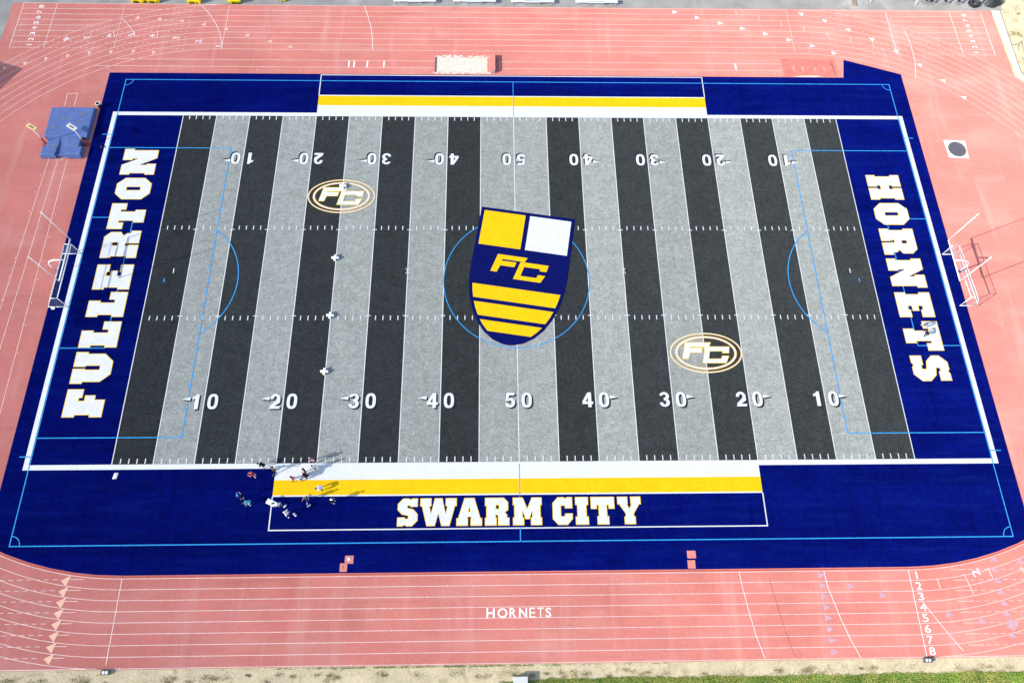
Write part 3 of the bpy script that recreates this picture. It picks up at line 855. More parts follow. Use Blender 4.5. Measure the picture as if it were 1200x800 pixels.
def soccer_goal(x0, ya, yb, s, skew, label, net=True):
    """front posts at x0, depth away from the field; s = -1 left, 1 right"""
    t = thing('soccer_goal', (x0, (ya + yb) / 2, .04), label, 'soccer goal', 'soccer goals standing over the end lines')
    H, TD, BD, r = 2.44, .85, 2.4, .045
    xa, xb = x0, x0 + skew
    for x, y in ((xa, ya), (xb, yb)):
        MB().tube([(x, y, .03), (x, y, H)], r).build('post', 'goalwhite', t, smooth=True)
        MB().tube([(x, y, .07), (x + s * BD, y, .07)], .045).build('base_bar', 'goalwhite', t, smooth=True)
        MB().tube([(x, y, H), (x + s * TD, y, H)], .035).build('top_bar', 'goalwhite', t, smooth=True)
        MB().tube([(x + s * TD, y, H), (x + s * BD, y, .07)], .035).build('rear_strut', 'goalwhite', t, smooth=True)
    MB().tube([(xa, ya, H), (xb, yb, H)], r + .01).build('crossbar', 'goalwhite', t, smooth=True)
    MB().tube([(xa + s * TD, ya, H), (xb + s * TD, yb, H)], .03).build('rear_top_bar', 'goalwhite', t, smooth=True)
    MB().tube([(xa + s * BD, ya, .07), (xb + s * BD, yb, .07)], .045).build('ground_bar', 'goalwhite', t, smooth=True)
    if net:
        m = MB()
        def q(u, prof):
            a, b = Vector((xa, ya, 0)), Vector((xb, yb, 0))
            p = a.lerp(b, u)
            return (p.x + s * prof[0], p.y, prof[1])
        prof = [(0, H), (TD, H)] + [(TD + (BD - TD) * k / 8, H + (.07 - H) * k / 8 - .1 * math.sin(PI * k / 8)) for k in range(1, 9)]
        for i in range(37):
            m.tube([q(i / 36, p) for p in prof], .004, 3, cap=False)
        for p in prof:
            m.tube([q(0, p), q(1, p)], .004, 3, cap=False)
        for u in (0, 1):
            for k in range(1, 10):
                z = H * k / 10
                xe = TD + (BD - TD) * (1 - z / H)
                m.tube([q(u, (0, z)), q(u, (xe, z))], .004, 3, cap=False)
            for k in range(1, 9):
                xx = BD * k / 9
                zt = H if xx < TD else H * (BD - xx) / (BD - TD)
                m.tube([q(u, (xx, .07)), q(u, (xx, zt))], .004, 3, cap=False)
        m.build('net', 'net', t)
    return t
sg = soccer_goal(-54.85, 2.52, -4.87, -1, 0, 'white soccer goal with net on the left end line')
MB().box((-56.6, -5.05, .10), (.42, .32, .16)).build('ballast', 'goalwhite', sg, bevel=.03)
soccer_goal(55.60, 2.5, -4.88, 1, .42, 'white soccer goal set slightly askew behind the right end line')

# ------------------------------------------------------------------ pole vault mat and standards
mat = thing('pole_vault_mat', (-60.5, 21.3, 0), 'large blue pole vault landing mat left of the pitch', 'landing mat')
def slab(pts, z0, z1, name, m='matblue', bev=.10, parent=mat):
    b = MB()
    n = len(pts)
    b.add([(x, y, z0) for x, y in pts] + [(x, y, z1) for x, y in pts],
          [tuple(reversed(range(n)))] + [tuple(range(n, 2 * n))] + [(i, (i + 1) % n, n + (i + 1) % n, n + i) for i in range(n)])
    return b.build(name, m, parent, bevel=bev)
slab([(-63.35, 20.15), (-57.62, 20.15), (-57.62, 25.1), (-63.45, 25.1)], .02, .74, 'rear_cushion')
slab([(-62.70, 18.6), (-61.05, 18.6), (-61.05, 20.15), (-62.70, 20.15)], .03, .73, 'middle_cushion', bev=.08)
slab([(-60.15, 18.6), (-58.35, 18.6), (-58.35, 20.15), (-60.15, 20.15)], .03, .73, 'middle_cushion', bev=.08)
slab([(-63.2, 17.25), (-61.25, 17.25), (-61.1, 18.6), (-63.15, 18.6)], .02, .72, 'front_cushion', bev=.09)
slab([(-59.95, 17.25), (-57.95, 17.25), (-57.9, 18.6), (-60.1, 18.6)], .02, .72, 'front_cushion', bev=.09)
# the groove between the cushions slopes down towards the vault box
g = MB().add([(-61.4, 17.3, .38), (-59.8, 17.3, .38), (-60.0, 20.2, .715), (-61.2, 20.2, .715), (-61.4, 17.3, .02), (-59.8, 17.3, .02), (-60.0, 20.2, .02), (-61.2, 20.2, .02)],
             [(0, 1, 2, 3), (7, 6, 5, 4), (0, 4, 5, 1), (1, 5, 6, 2), (2, 6, 7, 3), (3, 7, 4, 0)])
g.build('vault_groove', 'matblue', mat)
slab([(-63.3, 17.05), (-61.2, 17.05), (-61.2, 17.25), (-63.3, 17.25)], .02, .5, 'front_flap', 'matblue', .04)
slab([(-59.95, 17.05), (-57.9, 17.05), (-57.9, 17.25), (-59.95, 17.25)], .02, .5, 'front_flap', 'matblue', .04)
vb = MB().add([(-60.75, 16.85, .012), (-60.4, 16.85, .012), (-60.4, 17.03, .012), (-60.75, 17.03, .012)], [(0, 1, 2, 3)])
vb.build('vault_box', 'steel', mat)
for (x, y, s) in [(-61.17, 22.99), (-58.96, 23.88), (-59.20, 22.64), (-62.26, 21.76), (-62.88, 21.76), (-61.73, 18.52), (-58.84, 18.67), (-60.24, 23.43), (-61.98, 23.78), (-58.10, 23.88)] and [(*q, sc) for q, sc in zip([(-61.33, 23.21), (-58.96, 23.88), (-59.20, 22.64), (-62.26, 21.76), (-62.88, 21.76), (-61.73, 18.52), (-58.84, 18.67), (-60.24, 23.43), (-61.98, 23.78), (-58.10, 23.88)], (.32, .30, .2, .22, .2, .30, .32, .18, .15, .15))]:
    MB().poly([[(x + s * random.uniform(.6, 1.1) * math.cos(a), y + s * random.uniform(.6, 1.1) * math.sin(a)) for a in (k * PI / 5 for k in range(10))]], .748 if y > 20.2 else .728).build('scuff', 'stain', mat)
for x in (-63.0, -62.0, -59.3, -58.4):
    MB().tube([(x, 16.98, .40), (x + .12, 16.95, .36), (x + .24, 16.98, .40)], .03, 6).build('handle', 'matdark', mat)

def vault_standard(x, y, h, bx, by, label, board):
    t = thing('vault_standard', (x, y, 0), label, 'vault standard', 'standards beside the pole vault mat')
    MB().box((x, y, .08), (1.0, .55, .14)).build('base', 'redpaint', t, bevel=.03)
    MB().box((x, y, .75), (.16, .16, 1.3)).build('carriage', 'redpaint', t, bevel=.02)
    MB().tube([(x, y, .1), (x, y, h)], .05, 8).build('mast', 'goalwhite', t, smooth=True)
    MB().box((x + bx, y + by, h + .02), (1.5, .62, .06), R(-34)).build('board', board, t, bevel=.012)
    MB().box((x + bx, y + by, h + .06), (.75, .2, .02), R(-34)).build('board_mark', 'stain', t)
    return t
vault_standard(-63.15, 19.35, 3.6, .1, .0, 'white vault standard with an orange board, left of the blue mat', 'orange')
vault_standard(-57.85, 19.35, 3.5, -.1, .1, 'white vault standard with a pale board, right of the blue mat', 'concrete')
bn = thing('waste_bin', (-57.35, 25.75, 0), 'dark round bin with a white rim behind the blue mat', 'bin')
MB().lathe((-57.35, 25.75, 0), [(.001, .03), (.24, .03), (.28, .75), (.25, .75), (.22, .1), (.001, .1)], 18).build('drum', 'darkrub', bn, smooth=True)
MB().lathe((-57.35, 25.75, .74), [(.25, 0), (.25, .05), (.32, .05), (.32, -.02)], 18).build('rim', 'goalwhite', bn)
bg = thing('sports_bag', (-55.75, 18.9, .03), 'small black bag lying on the left end line', 'bag')
MB().lathe((0, 0, 0), [(.001, 0), (.11, .04), (.13, .1), (.13, .3), (.11, .38), (.001, .42)], 10).build('bag_body', 'darkrub', bg, smooth=True)
b = bg.children[0]
b.matrix_parent_inverse = Matrix()
b.rotation_euler = (R(90), 0, R(15))
b.location = (0, 0.2, .14)
h = MB().tube([(-55.8, 18.8, .28), (-55.78, 18.86, .36), (-55.75, 18.94, .36), (-55.73, 19.0, .28)], .02, 6).build('handle', 'darkrub', bg)

# ------------------------------------------------------------------ white cross markers on the 25-yard line
for i, (x, y) in enumerate(((-22.80, 12.72), (-22.93, 1.86), (-22.88, -6.16), (-22.95, -13.46))):
    lab = ('white plus-shaped foam block on the badge, farthest of the four', 'white plus-shaped foam block between the badge and the near hash marks',
           'white plus-shaped foam block beside the near row of hash marks', 'white plus-shaped foam block nearest the near sideline numerals')[i]
    t = thing('foam_marker', (x, y, .045), lab, 'marker', 'white foam blocks along the 25 yard line')
    MB().box((x, y, .045 + .19), (.92, .25, .32), R(-4)).build('cross_arm', 'goalwhite', t, bevel=.03)
    MB().box((x, y, .045 + .20), (.27, .80, .36), R(-4)).build('block', 'goalwhite', t, bevel=.03)
t = thing('white_towel', (-45.1, -25.65, .03), 'small white crumpled towel on the navy turf at lower left', 'towel')
m = MB()
for j in range(7):
    for i in range(6):
        m.v.append((-45.32 + i * .09 + j * .02, -25.98 + j * .11, .04 + random.uniform(.01, .14) * (1 if 0 < i < 5 and 0 < j < 6 else .2)))
for j in range(6):
    for i in range(5):
        a = j * 6 + i
        m.f.append((a, a + 1, a + 7, a + 6))
m.build('folded_cloth', 'goalwhite', t, smooth=True)

# ------------------------------------------------------------------ far side: benches, yellow pads, frame, stools, tyre, cart
def bench(x0, x1, label):
    cx = (x0 + x1) / 2
    t = thing('team_bench', (cx, 46.2, -.03), label, 'bench', 'aluminium benches on the far walkway')
    yf = 45.60 if x0 < -12 else 45.70
    thirds = [x0 + (x1 - x0) * k / 3 for k in range(4)]
    for k in range(3):
        d = -.07 if k == 1 else 0
        MB().box(((thirds[k] + thirds[k + 1]) / 2, yf + .15 + d, .46), ((x1 - x0) / 3 - .02, .28, .05)).build('seat_plank', 'alu', t, bevel=.01)
    MB().box((cx, yf + .48, .46), (x1 - x0, .28, .05)).build('seat_plank', 'alu', t, bevel=.01)
    MB().box((cx, yf + .78, .82), (x1 - x0, .04, .26)).build('backrest', 'alu', t, bevel=.01)
    for x in (x0 + .3, thirds[1], thirds[2], x1 - .3):
        m = MB().box((x, yf - .04, .2), (.06, .06, .46)).box((x, yf + .7, .42), (.06, .06, .9)).box((x, yf + .33, .0), (.06, .8, .05))
        m.build('leg', 'steel', t)
bl = [(-17.80, 45.65), (-11.40, 45.65), (-8.84, 45.77), (-2.40, 45.77), (-0.12, 45.80), (6.45, 45.89), (9.68, 45.72), (16.12, 45.81)]
bench(bl[0][0], bl[1][0], 'leftmost of the four aluminium benches on the far walkway')
bench(bl[2][0], bl[3][0], 'second of the four far aluminium benches, left of the midline')
bench(bl[4][0], bl[5][0], 'third of the four far aluminium benches, just right of the midline')
bench(bl[6][0], bl[7][0], 'rightmost of the four aluminium benches on the far walkway')

def yellow_pad(xl, xr, yf, label):
    w = xr - xl
    t = thing('yellow_pad', ((xl + xr) / 2, yf + .5, -.03), label, 'pad', 'yellow padded stands by the far left straight')
    n = max(3, int(w / .2))
    for i in range(n):
        x = xl + w * (i + .5) / n
        MB().tube([(x, yf + .12 + random.uniform(-.02, .03), .0), (x, yf + .12, .55), (x, yf + .2, .95), (x, yf + .6, 1.15), (x, yf + 1.2, 1.2)], w / n * .55, 8).build('rib', 'yellow', t, smooth=True)
    MB().box(((xl + xr) / 2, yf + .75, .52), (w * .96, 1.1, 1.02)).build('core', 'yellow', t)
    MB().box(((xl + xr) / 2, yf + .1, .02), (w, .16, .05)).build('skid', 'darkrub', t)
yl = [(-56.62, 45.21), (-54.80, 45.23), (-54.48, 45.20), (-52.66, 45.22), (-48.36, 45.14), (-46.53, 45.17), (-42.36, 45.19), (-40.65, 45.21), (-34.62, 45.76), (-33.99, 45.76)]
yellow_pad(yl[0][0], yl[1][0], yl[0][1], 'yellow ribbed pad, leftmost at the far straight')
yellow_pad(yl[2][0], yl[3][0], yl[2][1], 'yellow ribbed pad standing right against the leftmost one')
yellow_pad(yl[4][0], yl[5][0], yl[4][1], 'yellow ribbed pad standing alone, third from the left')
yellow_pad(yl[6][0], yl[7][0], yl[6][1], 'yellow ribbed pad standing alone, fourth from the left')
yellow_pad(yl[8][0], yl[9][0], yl[8][1], 'narrow yellow post pad, rightmost of the yellow ones')

p = [(52.61, 46.12), (53.21, 46.13)]
t = thing('tan_plank', (p[0][0] + .3, p[0][1] + .9, -.03), 'tan wooden plank lying on the far walkway', 'plank')
MB().box((p[0][0] + .22, p[0][1] + 1.1, .03), (.68, 2.2, .08)).build('board', 'tan', t, bevel=.01)
MB().box((p[0][0] + .22, p[0][1] + .05, .075), (.74, .09, .03)).build('batten', 'tan', t)

f = [(55.49, 47.13), (62.84, 46.22)]
t = thing('white_barrier', (f[0][0], f[0][1], -.03), 'white tubular barrier frame on the far right walkway', 'barrier')
x0, y0, x1, y1 = f[0][0], f[0][1], f[1][0], f[1][1]
for z in (.12, .62, 1.05):
    MB().tube([(x0, y0 + .5, z), (x1 - .4, y1 + .9, z)], .05, 8).build('rail', 'goalwhite', t, smooth=True)
for k in range(9):
    u = k / 8
    x, y = x0 + (x1 - .4 - x0) * u, y0 + .5 + (y1 + .4 - y0) * u
    MB().tube([(x, y, .12), (x, y, 1.05)], .025, 6).build('bar', 'goalwhite', t, smooth=True)
for x, y in ((x0, y0 + .5), (x1 - .4, y1 + .9)):
    MB().tube([(x - .1, y - .85, -.02), (x, y, 1.05), (x + .1, y + .7, -.02)], .045, 8).build('leg', 'goalwhite', t, smooth=True)

for i, (x, y) in enumerate([(64.19, 46.54), (65.04, 46.46), (67.17, 46.40), (69.26, 46.43)]):
    lab = ('dark folding stool beside the white barrier, leftmost of four', 'dark folding stool, second from the white barrier', 'dark folding stool, third from the white barrier', 'dark folding stool nearest the big tyre')[i]
    t = thing('folding_stool', (x - .3, y + .2, -.03), lab, 'stool', 'dark stools on the far right walkway')
    X, Y = x - .3, y + .25
    MB().box((X, Y, .62), (.46, .40, .05), R(15)).build('seat', 'darkrub', t, bevel=.015)
    MB().box((X - .18, Y + .16, .95), (.06, .36, .34), R(15)).build('backrest', 'darkrub', t, bevel=.015)
    for a, b in ((-1, -1), (1, -1), (1, 1), (-1, 1)):
        MB().tube([(X + a * .18, Y + b * .16, .6), (X + a * .26, Y + b * .22, -.02)], .025, 6).build('leg', 'graybox', t)

ty = [(71.55, 46.72)][0]
t = thing('tractor_tyre', (ty[0], ty[1], -.03), 'big black tractor tyre lying at the far right walkway', 'tyre')
MB().lathe((ty[0], ty[1], -.03), [(.42, .05), (.36, .2), (.42, .36), (.60, .42), (.74, .38), (.80, .21), (.74, .04), (.60, .0), (.42, .05)], 32).build('carcass', 'darkrub', t, smooth=True)
m = MB()
for k in range(20):
    a = 2 * PI * k / 20
    m.box((ty[0] + .81 * math.cos(a), ty[1] + .81 * math.sin(a), .18), (.06, .12, .34), a)
m.build('tread', 'darkrub', t)
MB().lathe((ty[0], ty[1], .34), [(.43, .02), (.58, .075), (.62, .065)], 32).build('sidewall', 'graybox', t, smooth=True)
tb = [(73.62, 46.66), (74.42, 46.14), (75.71, 46.42)]
t = thing('tarp_bundle', (tb[1][0], tb[1][1], -.03), 'black tarp-covered heap beside the big tyre', 'tarp')
m = MB()
nr, nn = 9, 26
for j in range(nr):
    for k in range(nn):
        a = 2 * PI * k / nn
        u = 1 - j / (nr - 1)
        rr = u * (1 + .14 * math.sin(3 * a + 1) + .09 * math.sin(7 * a) + random.uniform(-.04, .04))
        m.v.append((tb[1][0] + .1 + 1.55 * rr * math.cos(a), tb[1][1] + .75 + .85 * rr * math.sin(a), -.03 + 1.0 * (1 - u**2.4) * (1 + .18 * math.sin(4 * a + j)) + random.uniform(0, .05)))
for j in range(nr - 1):
    for k in range(nn):
        m.f.append((j * nn + k, j * nn + (k + 1) % nn, (j + 1) * nn + (k + 1) % nn, (j + 1) * nn + k))
m.build('tarp', 'tarp', t, smooth=True)
MB().tube([(tb[0][0] - .8, tb[0][1] + .2, .0), (tb[0][0], tb[0][1] + .5, .35)], .07, 8).build('pole', 'graybox', t)

# ------------------------------------------------------------------ near side: timing boxes, cabinet
for i, (x, y) in enumerate(((-42.05, -45.55), (42.08, -45.52))):
    t = thing('timing_box', (x, y, -.05), ('small grey timing box beyond the left finish line', 'small grey timing box beyond the right start line')[i], 'box', 'timing boxes at the near edge of the track')
    MB().box((x, y, .10), (.86, .44, .30)).build('case', 'graybox', t, bevel=.02)
    for dx in (-.16, .16):
        MB().box((x + dx, y, .256), (.22, .26, .014)).build('panel', 'goalwhite', t)
t = thing('utility_cabinet', (-.2, -46.9, -.05), 'plain white cabinet top at the bottom edge', 'cabinet')
MB().box((-.25, -46.95, .28), (1.38, .9, .64)).build('housing', 'whitebox', t, bevel=.02)
MB().box((-.25, -46.95, .63), (1.46, .98, .05)).build('lid', 'whitebox', t, bevel=.015)

# ------------------------------------------------------------------ building outside the left edge; only its shadow reaches the picture
sh = thing('equipment_shed', (-83.5, 27.0, -.03), 'beige equipment shed left of the track whose shadow falls on the bend', 'shed')
c = Vector((-80.3, 28.45))
dn, de = Vector((-.95, .32)), Vector((-.50, -.86))
q = [c, c + dn * 8, c + dn * 8 + de * 7, c + de * 7]
def prism(pts, z0, z1):
    n = len(pts)
    return MB().add([(v.x, v.y, z0) for v in pts] + [(v.x, v.y, z1) for v in pts],
                    [tuple(range(n)), tuple(reversed(range(n, 2 * n)))] + [(i, n + i, n + (i + 1) % n, (i + 1) % n) for i in range(n)])
ctr = sum(q, Vector((0, 0))) / 4
prism([ctr + (v - ctr) * .94 for v in q], -.03, 5.7).build('wall', 'wall', sh)
prism(q, 5.7, 6.0).build('roof', 'roof', sh)
dm = (q[0] + q[3]) / 2
MB().box((dm.x - .12, dm.y, 1.3), (.3, 2.6, 2.6), math.atan2(de.y, de.x) - PI / 2).build('door', 'steel', sh)

# ------------------------------------------------------------------ grass and scrub
def blades(area, n, hmin, hmax, w, z=-.05, dens=None):
    m = MB()
    k = 0
    while k < n:
        x, y = area()
        if dens and random.random() > dens(x, y):
            k += .15
            continue
        k += 1
        a = random.uniform(0, 2 * PI)
        h = random.uniform(hmin, hmax)
        dx, dy = math.cos(a) * w, math.sin(a) * w
        lx, ly = random.gauss(0, h * .45), random.gauss(0, h * .45)
        m.add([(x - dx, y - dy, z), (x + dx, y + dy, z), (x + lx, y + ly, z + h)], [(0, 1, 2)])
    return m
def edge(x):
    return -46.75 + .05 * math.sin(x * .7) + .05 * math.sin(x * 2.3 + 1) + .05 * math.sin(x * 5.1) + .04 * math.sin(x * .17) + (.0 if x > 6 else -.06 * (6 - x) * .35)
lb = [(-2.5, -50)] + [(x, edge(x)) for x in range(-2, 75)] + [(74, -50)]
lawn = MB().poly([lb], -.045).build('lawn', 'lawnbed')
tag(lawn, 'green lawn strip along the bottom right edge', kind='structure')
def lawn_area():
    x = random.uniform(-2.5, 62)
    return x, edge(x) + .05 - abs(random.gauss(0, 1.3))
tag(blades(lawn_area, 26000, .06, .17, .035, -.045).build('lawn_grass', 'grass'), 'short green and yellowing grass at the bottom right', 'grass', kind='stuff')
# dry tufts on the dirt strip
spots = [(x, -46.35 + random.uniform(-.3, .35), random.uniform(.25, .8)) for x in [random.uniform(-60, 62) for _ in range(70)]]
spots += [(-33, -46.2, 1.2), (-31.5, -46.3, 1.0), (-30, -46.25, .9), (-36, -46.3, .6), (-44, -46.3, .9), (-19.4, -46.25, .7), (-10.6, -46.2, .7), (-2.2, -46.3, .9), (22, -46.35, .9), (29, -46.4, .7), (-51, -46.1, .8), (6.5, -46.3, .6), (36.5, -46.2, .5), (47, -46.5, .6)]
def tuft_area():
    x, y, s = random.choice(spots)
    return random.gauss(x, s * .55), min(-45.6, random.gauss(y, s * .26))
tag(blades(tuft_area, 11000, .02, .06, .035, -.055).build('dry_grass', 'drygrass'), 'dry grass tufts on the dirt strip beside the near straight', 'grass', kind='stuff')
def weed_area():
    x = random.choice((random.gauss(-6, 5), random.gauss(-14, 7), random.uniform(-25, 15)))
    return x, -45.48 + random.gauss(0, .03)
tag(blades(weed_area, 1100, .06, .18, .035, -.05, dens=lambda x, y: .5 + .5 * math.sin(x * 3.1) * math.sin(x * 1.3)).build('edge_weeds', 'grass'), 'small green weeds along the near track edge', 'weeds', kind='stuff')
sspots = [(random.uniform(76.2, 88), random.uniform(30, 50), random.uniform(.12, .4)) for _ in range(90)]
def scrub_area():
    x, y, s = random.choice(sspots)
    return max(75.7, random.gauss(x, s)), random.gauss(y, s)
tag(blades(scrub_area, 4500, .05, .22, .04, -.055).build('scrub', 'drygrass'), 'sparse scrub on the pale dirt at top right', 'scrub', kind='stuff')
br = [(75.30, 38.46), (76.27, 38.64), (76.81, 39.15), (77.44, 39.49), (75.88, 37.29), (76.57, 36.96)]
t = thing('fallen_branch', (br[1][0], br[1][1], -.05), 'thin dark fallen branch on the dirt at far right', 'branch')
MB().tube([(br[0][0], br[0][1], .02), (br[1][0], br[1][1], .08), (br[2][0], br[2][1], .12), (br[3][0], br[3][1], .10)], .05, 6, r2=.02).build('limb', 'tan', t)
MB().tube([(br[1][0], br[1][1], .08), (br[4][0], br[4][1], .05)], .035, 6, r2=.012).build('twig', 'tan', t)
MB().tube([(br[2][0], br[2][1], .1), (br[5][0], br[5][1], .05)], .035, 6, r2=.012).build('twig', 'tan', t)
rub = MB()
for i in range(420):
    x, y = random.uniform(-58, 60), random.uniform(-46.7, -45.45)
    s = random.uniform(.02, .06)
    rub.box((x, y, -.04), (s, s * random.uniform(.6, 1.2), s), random.random() * 3)
for i in range(200):
    x, y = random.uniform(75.8, 88), random.uniform(30, 50)
    s = random.uniform(.03, .09)
    rub.box((x, y, -.04), (s, s * random.uniform(.6, 1.2), s), random.random() * 3)
tag(rub.build('pebbles', 'tan'), 'loose pebbles and debris on the bare dirt', 'pebbles', kind='stuff')

# ------------------------------------------------------------------ people
def skeleton(pose):
    """joints of a 1.76 m figure facing +Y"""
    J = {'pelvis': (0, 0, .96), 'spine': (0, .0, 1.16), 'chest': (0, .0, 1.36), 'neck': (0, .0, 1.51), 'head0': (0, .02, 1.59), 'head1': (0, .03, 1.67), 'head2': (0, .02, 1.74)}
    for s, n in ((-1, 'l'), (1, 'r')):
        J['hip' + n] = (s * .10, 0, .90)
        J['knee' + n] = (s * .12, .03, .49)
        J['ankle' + n] = (s * .13, -.02, .09)
        J['toe' + n] = (s * .16, .17, .045)
        J['shoulder' + n] = (s * .19, 0, 1.43)
        J['elbow' + n] = (s * .27, -.02, 1.14)
        J['wrist' + n] = (s * .27, .10, .90)
        J['hand' + n] = (s * .26, .15, .81)
    def upper(ang, dy=0, dz=0):
        m = Matrix.Rotation(-R(ang), 3, 'X')
        c = Vector((0, 0, .96))
        for k in J:
            if k in ('spine', 'chest', 'neck') or k[:4] in ('head', 'shou', 'elbo', 'wris', 'hand'):
                J[k] = tuple(c + m @ (Vector(J[k]) - c))
        for k in J:
            v = J[k]
            if k[:4] not in ('knee', 'ankl', 'toel', 'toer'):
                J[k] = (v[0], v[1] + dy, v[2] + dz)
    if pose == 'walk':
        J['kneel'] = (-.11, .22, .52); J['anklel'] = (-.12, .30, .10); J['toel'] = (-.14, .48, .06)
        J['kneer'] = (.11, -.05, .50); J['ankler'] = (.12, -.38, .16); J['toer'] = (.14, -.24, .05)
        J['elbowl'] = (-.27, -.16, 1.16); J['wristl'] = (-.26, -.10, .93); J['handl'] = (-.25, -.04, .86)
        J['elbowr'] = (.27, .10, 1.16); J['wristr'] = (.24, .28, 1.04); J['handr'] = (.22, .36, 1.03)
    elif pose == 'bend':
        for n, s in (('l', -1), ('r', 1)):
            J['knee' + n] = (s * .16, .18, .52); J['ankle' + n] = (s * .20, -.02, .09); J['toe' + n] = (s * .24, .17, .045)
        upper(68, -.14, -.12)
        for n, s in (('l', -1), ('r', 1)):
            a = J['shoulder' + n]
            J['elbow' + n] = (s * .27, a[1] + .02, a[2] - .28); J['wrist' + n] = (s * .24, a[1] + .12, a[2] - .50); J['hand' + n] = (s * .22, a[1] + .16, a[2] - .58)
    elif pose == 'reach':
        for n, s in (('l', -1), ('r', 1)):
            J['elbow' + n] = (s * .26, .18, 1.22); J['wrist' + n] = (s * .16, .42, 1.24); J['hand' + n] = (s * .13, .51, 1.25)
        upper(12)
    elif pose == 'wide':
        for n, s in (('l', -1), ('r', 1)):
            J['knee' + n] = (s * .22, .06, .50); J['ankle' + n] = (s * .30, 0, .09); J['toe' + n] = (s * .35, .18, .045)
            J['elbow' + n] = (s * .38, -.06, 1.20); J['wrist' + n] = (s * .22, .10, 1.02); J['hand' + n] = (s * .16, .14, 1.0)
        upper(14)
    elif pose == 'sit':
        dz = -.80
        for k in list(J):
            v = J[k]; J[k] = (v[0], v[1] - .2, v[2] + dz)
        for n, s in (('l', -1), ('r', 1)):
            J['hip' + n] = (s * .10, -.2, .13); J['knee' + n] = (s * .20, .24, .16 + (.24 if s > 0 else 0)); J['ankle' + n] = (s * .25, .62, .09); J['toe' + n] = (s * .27, .66, .25)
            J['elbow' + n] = (s * .28, -.06, .40); J['wrist' + n] = (s * .22, .18, .36); J['hand' + n] = (s * .20, .27, .32)
        J['pelvis'] = (0, -.2, .15)
    return J
BONES = [('pelvis', 'spine', 'shirt'), ('spine', 'chest', 'shirt'), ('chest', 'neck', 'skin'), ('neck', 'head0', 'skin'), ('head0', 'head1', 'skin'), ('head1', 'head2', 'skin')]
for n in 'lr':
    BONES += [('pelvis', 'hip' + n, 'short'), ('hip' + n, 'knee' + n, 'short'), ('knee' + n, 'ankle' + n, 'leg'), ('ankle' + n, 'toe' + n, 'shoe'),
              ('chest', 'shoulder' + n, 'shirt'), ('shoulder' + n, 'elbow' + n, 'sleeve'), ('elbow' + n, 'wrist' + n, 'arm'), ('wrist' + n, 'hand' + n, 'skin')]
RAD = {'pelvis': (.155, .115), 'spine': (.145, .105), 'chest': (.17, .12), 'neck': (.06, .06), 'head0': (.075, .085), 'head1': (.088, .10), 'head2': (.06, .07),
       'hip': (.098, .10), 'knee': (.062, .065), 'ankle': (.042, .045), 'toe': (.042, .032), 'shoulder': (.075, .07), 'elbow': (.045, .045), 'wrist': (.032, .032), 'hand': (.040, .022)}
SKINS = [(0.42, 0.25, 0.17), (0.26, 0.14, 0.085), (0.55, 0.35, 0.25)]
